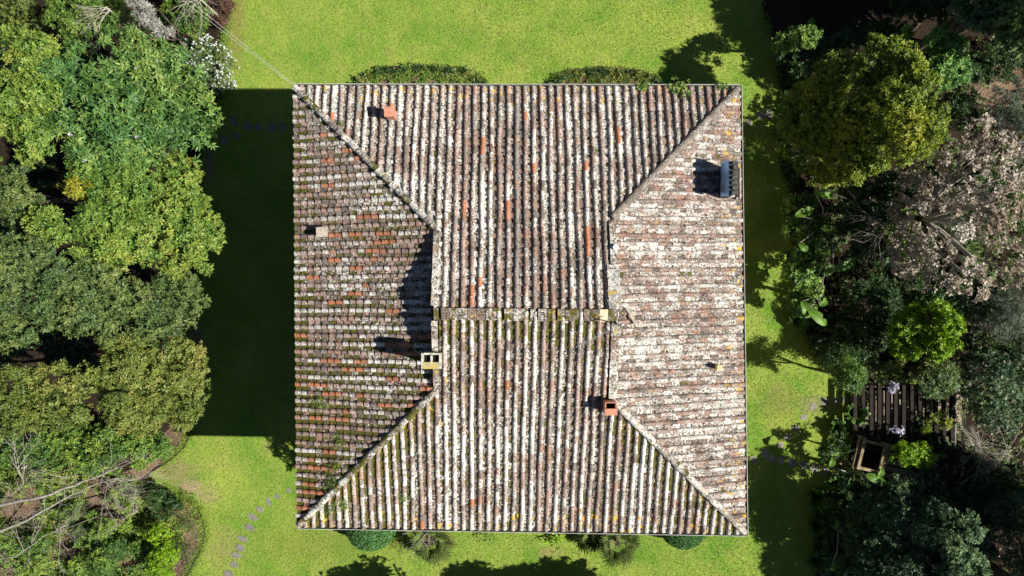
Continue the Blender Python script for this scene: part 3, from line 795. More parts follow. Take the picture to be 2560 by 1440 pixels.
for _k in ('rosette', 'lime', 'blue', 'olive', 'fresh', 'teal'):
    GREENS[_k] = [(a * 1.06, b * 1.18, c * 1.45) for a, b, c in GREENS[_k]]
GREENS['fresh'] = [(a * 1.2, b * .98, c * 1.1) for a, b, c in GREENS['fresh']]
GREENS['blue'] = [(a * 1.5, b * 1.14, c * .95) for a, b, c in GREENS['blue']]
GREENS['mustard'] = [(a * 1.4, b * 1.4, c * 1.4) for a, b, c in GREENS['mustard']]
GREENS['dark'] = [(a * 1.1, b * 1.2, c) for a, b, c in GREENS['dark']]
def plant(name, label, cat, poly, ztop, zedge, pal, L=.12, Wd=.042, nleaf=8, dens=60, r=.6, nl=14, rvar=.3, el=(.1, .8), leafm=None,
          rad=.1, bark=None, limbs=5, group=None, thr=.02, gap=0., base=None, flowers=None, inset=.75, sq=.85, mood=.13, cshift=0., up=.45, low=-.35, part_name="crown", zfun=None, inner=.3):
    nl = int(nl * 1.7); dens *= 1.6; L *= .98; Wd *= .95; el = (el[0] - .35, el[1] + .25)
    lob = lobes_from_poly(poly, ztop, zedge, r, rvar, nl, inset, sq, zfun)
    if not lob: raise RuntimeError("no lobes " + label)
    cx = np.mean([q[0] for q in lob]); cy = np.mean([q[1] for q in lob])
    if base is None: base = (cx, cy)
    root = thing(name, label, cat, (base[0], base[1], 0), group)
    pts, ax, lid = crown_points(lob, dens, thr=thr, low=low)
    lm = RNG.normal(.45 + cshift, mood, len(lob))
    cv = lm[lid] + .22 * vnoise(pts, 1.1, 4.0) + RNG.normal(0, .08, len(pts))
    axis = ax * .8 + np.array([0, 0, up + .25]) + RNG.normal(0, .6, ax.shape)
    V, F, col = rosettes(pts, axis, nleaf, L, Wd, el, GREENS[pal], cv, gap=gap)
    if inner:
        p2 = []
        for (x, y, z, r_, rz) in lob:
            n2 = int(inner * dens * 4 * r_ * r_); d2 = RNG.normal(0, 1, (n2, 3)); d2 /= np.linalg.norm(d2, axis=1, keepdims=True)
            p2.append(np.array([x, y, z]) + d2 * np.array([r_, r_, rz]) * RNG.uniform(.2, .7, (n2, 1)))
        p2 = np.concatenate(p2); p2 = p2[p2[:, 2] > .1]
        V2, F2, c2 = rosettes(p2, RNG.normal(0, .6, p2.shape) + np.array([0, 0, .8]), 5, L * 1.35, Wd * 1.6, (-.3, .7), GREENS[pal], RNG.uniform(.1, .5, len(p2)))
        F = np.concatenate([F, F2 + len(V)]); V = np.concatenate([V, V2]); col = np.concatenate([col, c2])
    np_mesh(part_name, V, F, col, leafm or LEAF, root)
    if flowers:
        fp, fd, fL, fW, fn = flowers
        sel = RNG.random(len(pts)) < fd
        V, F, col = rosettes(pts[sel] + ax[sel] * .06, axis[sel], fn, fL, fW, (.1, .9), GREENS[fp], RNG.uniform(.2, 1, sel.sum()))
        np_mesh("blossom", V, F, col, PETAL, root)
    woody(name, root, base, lob, rad, bark or BARK, limbs)
    return root, lob

ZL = [(0, 6.2), (200, 5.8), (400, 4.2), (550, 2.9)]; ZR2 = [(1940, 2.0), (2080, 3.5), (2200, 5.1), (2330, 6.4)]; ZDRY = [(2130, 2.6), (2250, 4.0), (2400, 5.3), (2600, 5.8)]
LEFT = "trees and shrubs of the belt west of the house"
RIGHT = "trees and shrubs of the garden east of the house"
# ---- belt west of the house
plant("broadleaf_tree", "dense tree with whorls of long glossy leaves and few lilac blossoms", "tree",
      [(120, 130), (250, 70), (400, 85), (490, 170), (532, 250), (532, 340), (500, 392), (380, 400), (230, 405), (120, 385), (70, 260)], 4.6, 2.9, 'rosette',
      zfun=ZL, L=.20, Wd=.055, nleaf=10, dens=26, r=.62, nl=34, el=(.05, .7), leafm=GLOSSY, rad=.16, group=LEFT, flowers=('lilac', .005, .09, .04, 7), thr=.06, cshift=.03)
plant("fine_leaved_tree", "yellow-green fine-leaved tree left of the whorled-leaf tree", "tree",
      [(-60, 60), (100, 85), (130, 200), (110, 330), (90, 400), (-60, 410)], 4.9, 3.4, 'lime', zfun=ZL, L=.11, Wd=.04, dens=62, r=.55, nl=18, rad=.13, group=LEFT, cshift=.05)
plant("broadleaf_tree", "largest light green tree reaching furthest over the shaded lawn", "tree",
      [(150, 405), (330, 385), (490, 395), (480, 450), (505, 500), (548, 575), (535, 640), (490, 690), (330, 690), (190, 650), (150, 590), (215, 490)], 5.0, 3.0, 'lime',
      zfun=ZL, L=.125, Wd=.045, dens=62, r=.58, nl=42, rad=.18, group=LEFT, thr=.06, cshift=.06)
plant("yellow_shrub", "rounded clump of golden-yellow foliage against dark gap", "shrub",
      [(150, 440), (190, 424), (218, 450), (212, 485), (175, 492), (150, 470)], 5.9, 5.4, 'yellow', L=.11, Wd=.045, dens=85, r=.38, nl=5, rad=.06, group=LEFT)
plant("yellow_shrub", "rounded yellow-green clump standing free left of the largest light green tree", "shrub",
      [(50, 560), (90, 520), (140, 530), (162, 570), (140, 600), (80, 605)], 6.0, 5.4, 'lime', L=.13, Wd=.05, dens=60, r=.45, nl=6, rad=.07, group=LEFT, cshift=.2)
plant("evergreen_tree", "blue-green tree at the picture's west side above the golden clump's dark gap", "tree",
      [(-60, 410), (50, 420), (95, 470), (90, 530), (40, 560), (-60, 570)], 4.0, 3.0, 'blue', zfun=[(-60, 5.4), (100, 4.8)], L=.095, Wd=.035, dens=75, r=.5, nl=9, rad=.1, group=LEFT)
plant("evergreen_tree", "wide blue-green evergreen tree with small dull leaves beside the house shadow", "tree",
      [(-60, 590), (60, 600), (170, 640), (330, 690), (480, 690), (494, 740), (490, 800), (462, 835), (330, 850), (220, 850), (120, 820), (60, 850), (-60, 890)], 4.7, 3.0, 'blue',
      zfun=ZL, L=.095, Wd=.036, dens=80, r=.56, nl=42, rad=.17, group=LEFT, thr=.06, cshift=.08)
plant("evergreen_tree", "olive-yellow tree south of the wide blue-green evergreen", "tree",
      [(230, 870), (300, 850), (400, 858), (480, 845), (494, 900), (498, 960), (492, 1030), (462, 1078), (360, 1090), (260, 1060), (215, 980)], 4.5, 2.7, 'olive',
      zfun=ZL, L=.115, Wd=.04, dens=72, r=.55, nl=26, rad=.15, group=LEFT, thr=.06, cshift=.08)
plant("evergreen_tree", "olive-green tree with a dark hollow in its crown", "tree",
      [(100, 930), (200, 890), (230, 960), (210, 1060), (100, 1090), (-50, 1080), (-50, 940)], 4.2, 2.8, 'olive',
      zfun=ZL, L=.11, Wd=.042, dens=66, r=.55, nl=15, rad=.13, group=LEFT, thr=.1)
plant("leafy_shrub", "bright mid-green shrub bank below the olive-yellow tree", "shrub",
      [(-50, 1085), (120, 1080), (260, 1075), (400, 1085), (436, 1100), (420, 1130), (350, 1170), (250, 1195), (120, 1160), (-50, 1160)], 2.9, 1.6, 'fresh',
      L=.11, Wd=.045, dens=68, r=.5, nl=26, rad=.07, group=LEFT, cshift=.02)
plant("leafy_shrub", "low yellow-green shrub under bare grey limbs", "shrub",
      [(120, 1230), (200, 1215), (330, 1235), (340, 1280), (240, 1310), (120, 1290)], 1.3, .7, 'lime', L=.1, Wd=.04, dens=50, r=.4, nl=9, rad=.04, group=LEFT, thr=-.1)
plant("leafy_shrub", "dark low shrub at the worn earth of the lawn edge", "shrub",
      [(335, 1250), (380, 1225), (440, 1228), (455, 1260), (420, 1295), (360, 1300)], 1.2, .6, 'dark', L=.1, Wd=.035, dens=75, r=.36, nl=8, rad=.04, group=LEFT)
plant("lime_shrub", "vivid lime-green feathery shrub beside the curved soil bed", "shrub",
      [(360, 1330), (400, 1310), (430, 1350), (440, 1400), (430, 1480), (345, 1480), (340, 1400)], 1.6, .8, 'vivid', L=.085, Wd=.034, dens=100, r=.36, nl=12, rad=.04, group=LEFT)
plant("leafy_shrub", "loose mid-green shrub tangled with bare twigs", "shrub",
      [(180, 1330), (280, 1300), (345, 1320), (340, 1400), (300, 1480), (160, 1480)], 1.5, .8, 'fresh', L=.1, Wd=.04, dens=60, r=.45, nl=13, rad=.04, group=LEFT, thr=-.15)
plant("leafy_shrub", "straggling yellow-tinged shrub in the corner behind bare twigs", "shrub",
      [(-50, 1330), (60, 1330), (150, 1360), (150, 1480), (-50, 1480)], 1.5, .6, 'lime', L=.1, Wd=.036, dens=50, r=.45, nl=11, rad=.04, group=LEFT, thr=-.05)
plant("leafy_shrub", "sparse pale-green shrub under the leaning trunk's twigs", "shrub",
      [(-50, 1170), (80, 1170), (110, 1230), (60, 1260), (-50, 1250)], 1.6, .8, 'lime', L=.09, Wd=.035, dens=40, r=.42, nl=8, rad=.04, group=LEFT, thr=0.)
plant("flowering_shrub", "shrub covered in small white flowers at the lawn edge", "shrub",
      [(450, 100), (510, 90), (560, 120), (584, 160), (575, 215), (535, 225), (490, 190), (460, 150)], 1.7, .9, 'blue', L=.085, Wd=.034, dens=80, r=.42, nl=14, rad=.05, group=LEFT,
      flowers=('white', .5, .05, .045, 5))
plant("fine_leaved_tree", "light green tree behind white plumes along the top", "tree",
      [(120, -60), (310, -60), (320, 30), (300, 70), (230, 65), (130, 110), (100, 60)], 3.9, 2.9, 'lime', L=.11, Wd=.034, dens=52, r=.5, nl=15, rad=.1, group=LEFT, thr=-.15)
plant("leafy_shrub", "bright green shrub between white plumes and reddish twigs", "shrub",
      [(400, -60), (480, -60), (520, 20), (500, 90), (440, 80), (410, 40)], 2.3, 1.2, 'fresh', L=.1, Wd=.03, dens=62, r=.42, nl=12, rad=.05, group=LEFT, cshift=.15)
plant("reddish_shrub", "twiggy dark red-brown shrub at the lawn's north-west edge", "shrub",
      [(510, -50), (575, -50), (588, 10), (570, 50), (535, 62), (512, 30)], 1.2, .6, 'red', L=.11, Wd=.02, dens=75, r=.36, nl=8, rad=.04, bark=REDTWIG, group=LEFT)
plant("plume_shrub", "row of feathery white plumes across the green belt", "shrub",
      [(300, -30), (335, -20), (375, 30), (425, 70), (432, 98), (400, 88), (345, 45)], 4.9, 4.5, 'plume', L=.17, Wd=.026, nleaf=12, dens=75, r=.22, nl=12, el=(.3, 1.0), leafm=PETAL, rad=.05, group=LEFT)
plant("dark_shrub", "deep green undergrowth shrub in the dark top-left corner", "shrub",
      [(-50, -60), (100, -60), (110, 60), (60, 80), (-50, 60)], 2.2, 1.4, 'olive', L=.1, Wd=.034, dens=40, r=.5, nl=8, rad=.06, group=LEFT, thr=0.)
plant("corner_shrub", "leafy shrub by the south-west house corner under the eave", "shrub",
      [(800, 1180), (850, 1150), (885, 1190), (880, 1240), (830, 1250), (800, 1220)], 3.2, 2.2, 'fresh', L=.1, Wd=.04, dens=60, r=.42, nl=8, rad=.06, base=P(880, 1190))

# ---- garden east of the house
plant("broadleaf_tree", "big round olive-yellow tree shading the strip of lawn", "tree",
      [(1985, 230), (2060, 150), (2180, 90), (2270, 95), (2340, 180), (2372, 260), (2368, 335), (2320, 385), (2240, 410), (2140, 455), (2030, 450), (1965, 380), (1960, 290)], 5.6, 2.6, 'mustard',
      zfun=ZR2, L=.12, Wd=.045, dens=66, r=.6, nl=52, rad=.2, group=RIGHT, thr=.06, cshift=.1)
plant("broadleaf_tree", "fresh mint-green tree touching the big olive-yellow tree", "tree",
      [(2270, 75), (2330, 55), (2395, 80), (2428, 150), (2420, 200), (2380, 228), (2340, 190), (2300, 120)], 4.9, 3.8, 'mint', L=.12, Wd=.055, dens=72, r=.45, nl=13, rad=.1, group=RIGHT, cshift=.1)
plant("leafy_shrub", "pale-tipped shrub in deep shade north of the olive-yellow tree", "shrub",
      [(1930, 85), (1980, 55), (2050, 55), (2062, 95), (2010, 120), (1940, 115)], 3.0, 2.4, 'fresh', L=.12, Wd=.05, dens=45, r=.36, nl=8, rad=.06, group=RIGHT)
plant("broadleaf_tree", "dark tree with grey-green leaves in the north-east corner", "tree",
      [(2420, -60), (2620, -60), (2620, 40), (2540, 70), (2470, 75), (2410, 50)], 6.0, 4.6, 'teal', L=.13, Wd=.05, dens=52, r=.55, nl=16, rad=.16, group=RIGHT)
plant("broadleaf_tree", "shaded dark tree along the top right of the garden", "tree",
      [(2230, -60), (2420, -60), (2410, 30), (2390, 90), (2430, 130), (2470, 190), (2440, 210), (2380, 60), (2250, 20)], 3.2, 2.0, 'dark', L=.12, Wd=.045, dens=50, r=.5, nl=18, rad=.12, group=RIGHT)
plant("dry_tree", "large tree of dry pinkish-brown seed clusters and pale twigs", "tree",
      [(2150, 500), (2250, 420), (2340, 395), (2400, 330), (2480, 290), (2620, 300), (2620, 720), (2500, 740), (2410, 765), (2330, 740), (2260, 690), (2230, 620), (2170, 590)], 5.6, 3.6, 'dry', zfun=ZDRY,
      L=.105, Wd=.085, nleaf=7, dens=24, r=.42, nl=60, rad=.2, bark=GREYBARK, limbs=24, group=RIGHT, inner=0, thr=-.0, leafm=PETAL, gap=.2)
plant("leafy_shrub", "glossy round-leaved shrub mixed with banana plants beside the lawn", "shrub",
      [(1975, 490), (2030, 485), (2075, 540), (2095, 620), (2070, 720), (2030, 790), (1985, 780), (1968, 680), (1965, 580)], 2.6, 1.4, 'fresh', L=.13, Wd=.075, nleaf=6, dens=48, r=.45, nl=22,
      leafm=GLOSSY, rad=.06, group=RIGHT)
plant("leafy_shrub", "light green foliage showing through the dry tree's twigs", "shrub",
      [(2200, 500), (2290, 500), (2310, 580), (2270, 650), (2200, 640), (2190, 570)], 3.6, 2.6, 'lime', L=.11, Wd=.05, dens=52, r=.42, nl=13, rad=.08, group=RIGHT)
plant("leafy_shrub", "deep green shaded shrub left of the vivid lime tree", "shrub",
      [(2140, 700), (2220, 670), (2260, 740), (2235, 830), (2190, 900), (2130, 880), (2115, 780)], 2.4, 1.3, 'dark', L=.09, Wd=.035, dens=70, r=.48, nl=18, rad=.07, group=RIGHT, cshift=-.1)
plant("lime_tree", "vivid lime-green rounded small tree near the pergola", "tree",
      [(2235, 810), (2290, 760), (2370, 755), (2420, 800), (2422, 850), (2380, 890), (2300, 912), (2240, 880)], 4.0, 2.6, 'vivid', zfun=[(2220, 2.2), (2420, 4.0)], L=.12, Wd=.05, dens=72, r=.46, nl=20, rad=.1, group=RIGHT, cshift=-.05)
plant("conifer_shrub", "blue-grey feathery conifer by the dry tree's south side", "shrub",
      [(2440, 770), (2520, 720), (2620, 700), (2620, 850), (2540, 860), (2450, 830)], 2.6, 1.5, 'grey', L=.1, Wd=.018, nleaf=12, dens=75, r=.55, nl=14, rad=.08, group=RIGHT)
plant("conifer_shrub", "grey-green feathery conifer north of the dry tree", "shrub",
      [(2480, 230), (2560, 190), (2620, 220), (2620, 340), (2530, 330), (2480, 290)], 2.6, 1.5, 'grey', L=.1, Wd=.018, nleaf=12, dens=70, r=.5, nl=10, rad=.08, group=RIGHT)
plant("leafy_shrub", "narrow-leaved shrub hanging over the pergola's west end", "shrub",
      [(2085, 910), (2150, 900), (2170, 945), (2140, 985), (2090, 965)], 2.9, 2.0, 'fresh', L=.16, Wd=.03, dens=50, r=.36, nl=8, rad=.05, group=RIGHT)
plant("leafy_shrub", "dark shrub leaning over the pergola's north side", "shrub",
      [(2300, 930), (2400, 910), (2420, 960), (2380, 1000), (2300, 985)], 2.9, 2.2, 'blue', L=.1, Wd=.04, dens=48, r=.38, nl=9, rad=.05, group=RIGHT, thr=-.1)
plant("leafy_shrub", "speckled grey-green shrub east of the pergola", "shrub",
      [(2430, 900), (2520, 870), (2620, 900), (2620, 1080), (2540, 1100), (2460, 1060), (2420, 980)], 2.6, 1.5, 'teal', L=.085, Wd=.04, dens=52, r=.5, nl=20, rad=.07, group=RIGHT, thr=-.05, flowers=('dry', .06, .06, .05, 5))
plant("yellow_shrub", "mustard-yellow shrub at the pergola's south-east corner", "shrub",
      [(2320, 1045), (2370, 1030), (2382, 1070), (2350, 1090), (2315, 1080)], 1.5, .9, 'mustard', L=.1, Wd=.034, dens=75, r=.32, nl=6, rad=.04, group=RIGHT, cshift=.2)
plant("vine_shrub", "bright lime-green climber spreading over the timber frame", "shrub",
      [(2225, 1118), (2290, 1102), (2345, 1135), (2350, 1158), (2290, 1170), (2240, 1155)], 2.2, 1.7, 'vivid', L=.1, Wd=.05, dens=85, r=.32, nl=11, rad=.04, group=RIGHT)
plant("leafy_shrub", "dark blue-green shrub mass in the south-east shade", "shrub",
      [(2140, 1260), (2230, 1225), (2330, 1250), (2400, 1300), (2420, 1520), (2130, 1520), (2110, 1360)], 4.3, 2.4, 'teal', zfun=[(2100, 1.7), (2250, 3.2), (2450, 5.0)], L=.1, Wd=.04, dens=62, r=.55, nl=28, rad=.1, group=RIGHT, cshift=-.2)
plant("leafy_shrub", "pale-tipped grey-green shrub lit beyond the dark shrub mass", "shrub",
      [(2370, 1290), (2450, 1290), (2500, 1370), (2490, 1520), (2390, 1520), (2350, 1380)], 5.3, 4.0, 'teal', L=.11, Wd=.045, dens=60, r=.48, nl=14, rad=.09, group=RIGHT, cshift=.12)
plant("leafy_shrub", "small shrub of silvery leaves south of the timber frame", "shrub",
      [(2220, 1195), (2290, 1180), (2320, 1205), (2290, 1235), (2230, 1230)], 2.0, 1.3, 'teal', L=.1, Wd=.04, dens=60, r=.34, nl=8, rad=.05, group=RIGHT)
plant("leafy_shrub", "dark shrub beside the timber frame and path", "shrub",
      [(2050, 1110), (2110, 1080), (2130, 1120), (2110, 1160), (2060, 1160)], 1.5, .9, 'dark', L=.09, Wd=.04, dens=65, r=.34, nl=8, rad=.04, group=RIGHT)
plant("leafy_shrub", "straggling shrub with pale leaves at the south-east corner", "shrub",
      [(2500, 1250), (2620, 1230), (2620, 1480), (2510, 1480), (2520, 1360)], 2.3, 1.2, 'teal', L=.1, Wd=.042, dens=42, r=.5, nl=13, rad=.07, group=RIGHT, thr=0.)
for (poly, zt, ze, pal, L_, W_, nl_, lab) in (  # filler shrubs, most added dark to keep sun off the ground
        ([(2110, 440), (2200, 420), (2290, 430), (2290, 560), (2240, 660), (2150, 680), (2110, 570)], 3.7, 2.4, 'dark', .13, .05, 28, "added dark shrub thicket shading the gap between banana plants and dry tree"),  # added and raised so that it shades the east lawn
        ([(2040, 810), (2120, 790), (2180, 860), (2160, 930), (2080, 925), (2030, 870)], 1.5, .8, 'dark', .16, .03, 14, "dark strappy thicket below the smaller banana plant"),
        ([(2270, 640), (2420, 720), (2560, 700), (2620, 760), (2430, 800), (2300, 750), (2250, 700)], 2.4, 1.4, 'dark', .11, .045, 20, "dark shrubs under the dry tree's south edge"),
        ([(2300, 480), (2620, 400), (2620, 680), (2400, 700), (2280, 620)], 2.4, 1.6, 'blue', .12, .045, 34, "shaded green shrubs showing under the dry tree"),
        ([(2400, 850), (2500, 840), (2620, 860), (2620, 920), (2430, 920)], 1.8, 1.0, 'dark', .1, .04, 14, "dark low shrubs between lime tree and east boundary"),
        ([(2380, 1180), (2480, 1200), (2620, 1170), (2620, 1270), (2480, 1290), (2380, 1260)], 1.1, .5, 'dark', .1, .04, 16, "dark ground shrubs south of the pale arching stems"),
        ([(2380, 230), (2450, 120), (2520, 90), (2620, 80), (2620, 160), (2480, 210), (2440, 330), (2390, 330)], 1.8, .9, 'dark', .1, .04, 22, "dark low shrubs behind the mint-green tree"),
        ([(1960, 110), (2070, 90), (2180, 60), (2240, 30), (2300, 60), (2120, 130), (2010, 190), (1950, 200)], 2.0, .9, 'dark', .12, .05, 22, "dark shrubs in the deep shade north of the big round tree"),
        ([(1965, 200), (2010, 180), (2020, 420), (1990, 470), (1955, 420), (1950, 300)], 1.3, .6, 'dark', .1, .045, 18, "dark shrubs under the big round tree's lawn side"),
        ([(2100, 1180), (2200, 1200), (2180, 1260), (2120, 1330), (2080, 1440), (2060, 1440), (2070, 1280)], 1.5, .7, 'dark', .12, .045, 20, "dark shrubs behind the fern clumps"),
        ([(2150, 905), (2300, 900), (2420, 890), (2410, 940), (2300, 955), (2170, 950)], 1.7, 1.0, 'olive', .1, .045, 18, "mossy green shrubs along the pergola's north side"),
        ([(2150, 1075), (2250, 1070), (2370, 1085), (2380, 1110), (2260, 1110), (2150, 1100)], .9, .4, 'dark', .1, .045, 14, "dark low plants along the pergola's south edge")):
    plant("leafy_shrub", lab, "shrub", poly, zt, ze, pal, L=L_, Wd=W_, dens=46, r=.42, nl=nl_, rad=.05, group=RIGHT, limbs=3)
for (px, py, rp, hz, lab) in ((2048, 1250, 34, 1.0, "largest feathery fern clump at the shaded lawn edge"), (2090, 1212, 24, .8, "small feathery fern clump by the stone path"),
                              (2045, 1318, 24, .8, "narrow fern clump south of the largest fern"), (2045, 1405, 34, .9, "feathery fern clump furthest south on the shaded lawn edge"),
                              (2140, 1035, 28, 1.1, "star-leaved plant at the pergola's west end"), (2095, 1068, 20, .7, "small star-leaved plant beside the lawn west of the pergola"),
                              (1998, 800, 24, .8, "round bright fern clump below banana leaves"), (2290, 1060, 20, 1.0, "star-leaved plant under the pergola beams")):
    x, y = P(px, py, hz * .6); root = thing("fern", lab, "fern", (x, y, 0), "ferns and star-leaved plants of the garden"); rr_ = rp * .0155
    for k in range(26):
        az = k * 2.4 + U(-.2, .2); e0 = U(.5, 1.15); L = rr_ * U(.8, 1.2); mb = MB(); cols = []
        vs = []; fs = []
        for j in range(6):
            t = j / 5; rad_ = L * math.sin(t * 1.4) ; zz = .05 + hz * (.75 * math.sin(min(1, t * 1.3) * math.pi * .6)) * (e0) * .9
            w = .05 * (1 - t) + .012 + .04 * math.sin(t * 3.1)
            c = Vector((x + math.cos(az) * rad_, y + math.sin(az) * rad_, zz)); sd = Vector((-math.sin(az), math.cos(az), 0)) * w * (.6 if j % 2 else 1.25)
            vs += [tuple(c - sd), tuple(c + sd)]
        fs = [(2 * j, 2 * j + 1, 2 * j + 3, 2 * j + 2) for j in range(5)]
        g = U(.7, 1.3); mb.add(vs, fs, (0.07 * g, 0.15 * g, 0.02 * g), (0, 0, 0, 0)); mb.build("frond", LEAF, root)

# banana plants: each big leaf a part
BANANA = [(2060, 487, -10, 2.8, .5), (2012, 530, 20, 2.6, .55), (2075, 575, -15, 2.6, .5), (2098, 577, 60, 2.4, .3), (2045, 605, 80, 2.2, .5), (2008, 620, -50, 2.5, .35), (2062, 627, 12, 2.6, .55),
          (2115, 660, 25, 2.9, .75), (2073, 675, 35, 2.5, .3), (2012, 772, -70, 2.3, .45), (2045, 795, -42, 2.4, .65), (2058, 755, 50, 2.3, .3)]
def banana(name, label, bx, by, leaves, stem_m=None):
    root = thing(name, label, "plant", (bx, by, 0), "banana plants of the garden"); 
    for (px, py, ang, hz, Ln) in leaves:
        x, y = P(px, py, hz); a = math.radians(ang); d = Vector((math.cos(a), math.sin(a), 0)); sd = Vector((-d.y, d.x, 0)); vs = []; fs = []
        k = 9; nickd = random.choice((3, 4, 5, 6))
        for j in range(k):
            t = j / (k - 1); w = .17 * (math.sin(math.pi * min(1, t * .93 + .07)) ** .6) * (Ln / .55) ** .5
            c = Vector((x, y, hz)) + d * (t - .5) * Ln * 1.3 + Vector((0, 0, .16 * math.sin(t * 2.6) - .14 * t))
            fold = .05
            n1 = .45 if j == nickd else 1; n2 = .5 if j == (nickd + 3) % k else 1
            vs += [tuple(c + sd * w * n1 + Vector((0, 0, fold * n1))), tuple(c), tuple(c - sd * w * n2 + Vector((0, 0, fold * .6 * n2)))]
        for j in range(k - 1):
            fs += [(3 * j, 3 * j + 1, 3 * j + 4, 3 * j + 3), (3 * j + 1, 3 * j + 2, 3 * j + 5, 3 * j + 4)]
        g = U(.85, 1.2); mb = MB(); mb.add(vs, fs, (0.11 * g, 0.22 * g, 0.025 * g), (0, 0, 0, 0)); lf = mb.build("leaf", LEAF, root)
        mb = MB(); e = Vector((x, y, hz)) - d * Ln * .65
        mb.tube([(bx, by, hz * .55), tuple((Vector((bx, by, hz * .8)) + e) / 2), tuple(e)], [.03, .022, .015], 5); mb.build("stalk", GREYBARK if stem_m else BARK, lf)
    mb = MB(); mb.tube([(bx, by, -.05), (bx + .03, by, 1.0), (bx, by + .02, 1.7)], [.09, .075, .05], 8); mb.build("stem", stem_m or BARK, root)
STEMG = simple_mat("green_stem", (0.16, 0.19, 0.07), 0.6, 0.3, 5, 0.3)
bp = P(2055, 560, 1.5); banana("banana_plant", "banana plant with torn bright leaves beside the dry tree's twigs", bp[0], bp[1], BANANA[:8], STEMG)
bp = P(2035, 740, 1.5); banana("banana_plant", "smaller banana plant with a long pleated leaf above the round fern", bp[0], bp[1], BANANA[8:], STEMG)
bp = P(2090, 1320, .8); banana("banana_plant", "banana plant with drooping leaf among the south-east shade", bp[0], bp[1], [(2135, 1350, -12, 2.2, .6), (2130, 1310, 60, 2.1, .28), (2088, 1310, 70, 2., .25), (2090, 1410, 50, 1.8, .5)], STEMG)
bp = P(2125, 1175, .6); banana("banana_plant", "thin banana plant by the stone path and timber frame", bp[0], bp[1], [(2185, 1195, -25, 2., .5), (2200, 1180, 70, 2., .3), (2205, 1205, 80, 1.9, .25), (2078, 1155, 75, 1.7, .3)], STEMG)

# trees standing beyond the picture's edges, whose shade falls across the lawn
def shade_tree(name, label, gx, gy, h, rad, nl, pal='blue'):
    x, y = P(gx, gy); s = .016
    lob = []
    for k in range(nl):
        a = U(0, 6.28); q = rad * math.sqrt(R()) * .75; r_ = U(.55, .95); zz = h - r_ - (q / rad) ** 2 * h * .28 - U(0, .9)
        lob.append((x + math.cos(a) * q, y + math.sin(a) * q, zz, r_, r_ * .85))
    root = thing(name, label, "tree", (x, y, 0), "tall trees around the garden")
    pts, ax, lid = crown_points(lob, 32, low=-.8, thr=-.8, shell=(.3, 1.08))
    V, F, col = rosettes(pts, ax + np.array([0, 0, .4]), 6, .24, .13, (.0, .8), GREENS[pal], RNG.uniform(.2, .7, len(pts)))
    np_mesh("crown", V, F, col, LEAF, root); woody(name, root, (x, y), lob, .2, BARK, 6)
for (gx, gy, h, rad, nl, lab) in ((1490, 1592, 6.3, 1.9, 26, "tall tree south of the lawn casting a long scalloped shadow"),
        (1590, 1600, 6.3, 1.8, 24, "tall tree between the two that shade the south lawn"), (1700, 1592, 6.3, 2.0, 28, "tall tree south of the lawn next to the shadow-casting one"), (1160, 1545, 5.4, .9, 6, "slender tree south-west casting a small leafy shadow"),
        (2400, 1545, 7.2, 2.4, 26, "tall tree shading the south-east lawn corner"), (2600, 1500, 8.0, 2.5, 26, "tall tree behind the dark south-east shrubs"),
        (2720, 1370, 8.0, 2.5, 26, "tall tree beyond the east tangle of stems"), (2320, 118, 8.0, 2.1, 26, "tall tree rising between the mint-green tree and the north-east corner"), (2500, 0, 8.0, 2.3, 26, "tall tree whose trunk stands north of the mint-green tree"),
        (2560, 1230, 6.6, 1.9, 20, "tall tree east of the pale arching stems"), (2480, 1420, 7.6, 2.4, 26, "tall tree behind the straggling south-east shrub"), (2350, -60, 7.0, 2.4, 24, "tall tree north of the dark north-east corner"),
        (2640, 20, 8.5, 2.4, 26, "tall tree furthest into the north-east corner")):
    shade_tree("tall_tree", lab, gx, gy, h, rad, nl)

# ---- bare branches
def grow(mb, p, d, L, r, depth, spread, kids, droop=0.0):
    pts = [p]; dd = d.normalized(); k = 5
    for i in range(k):
        dd = (dd + Vector((U(-1, 1), U(-1, 1), U(-1, 1))) * .14 + Vector((0, 0, -droop))).normalized(); pts.append(pts[-1] + dd * L / k)
    mb.tube(pts, [r * (1 - .75 * i / k) for i in range(k + 1)], 4 if r < .02 else 6, cap=False)
    if depth > 0:
        for _ in range(kids):
            t = random.choice((2, 3, 3, 4, 5)); q = (pts[t] - pts[t - 1]).normalized() + Vector((U(-1, 1), U(-1, 1), U(-.6, .8))) * spread
            grow(mb, pts[t], q, L * U(.4, .65), r * .5, depth - 1, spread, kids, droop)

def bare_limb(pxs, r0, root, bark, twigs=14):
    pts = [Vector((*P(a, b, h), h)) for a, b, h in pxs]; n = len(pts); fine = []
    for i in range(n - 1):
        for j in range(4): fine.append(pts[i].lerp(pts[i + 1], j / 4) + Vector((U(-1, 1), U(-1, 1), U(-1, 1))) * .025)
    fine.append(pts[-1]); m = len(fine)
    mb = MB(); mb.tube(fine, [r0 * (1 - .8 * i / (m - 1)) for i in range(m)], 7); lb = mb.build("limb", bark, root, True)
    mt = MB()
    for k in range(twigs):
        i = random.randrange(2, m); d = (fine[i] - fine[i - 1]).normalized() + Vector((U(-1, 1), U(-1, 1), U(-.5, .5))) * .9
        grow(mt, fine[i], d, U(.5, 1.4), .011, 2, .8, 3, .02)
    mt.build("twigs", bark, lb)['kind'] = 'stuff'
bt = thing("bare_tree", "leaning leafless tree with pale grey limbs across the south-west bed", "tree", (*P(-120, 1330), 0))
bare_limb([(-120, 1310, 0), (0, 1262, 2.4), (110, 1240, 2.9), (190, 1212, 3.2), (245, 1190, 3.4), (300, 1168, 3.5)], .075, bt, GREYBARK, 16)
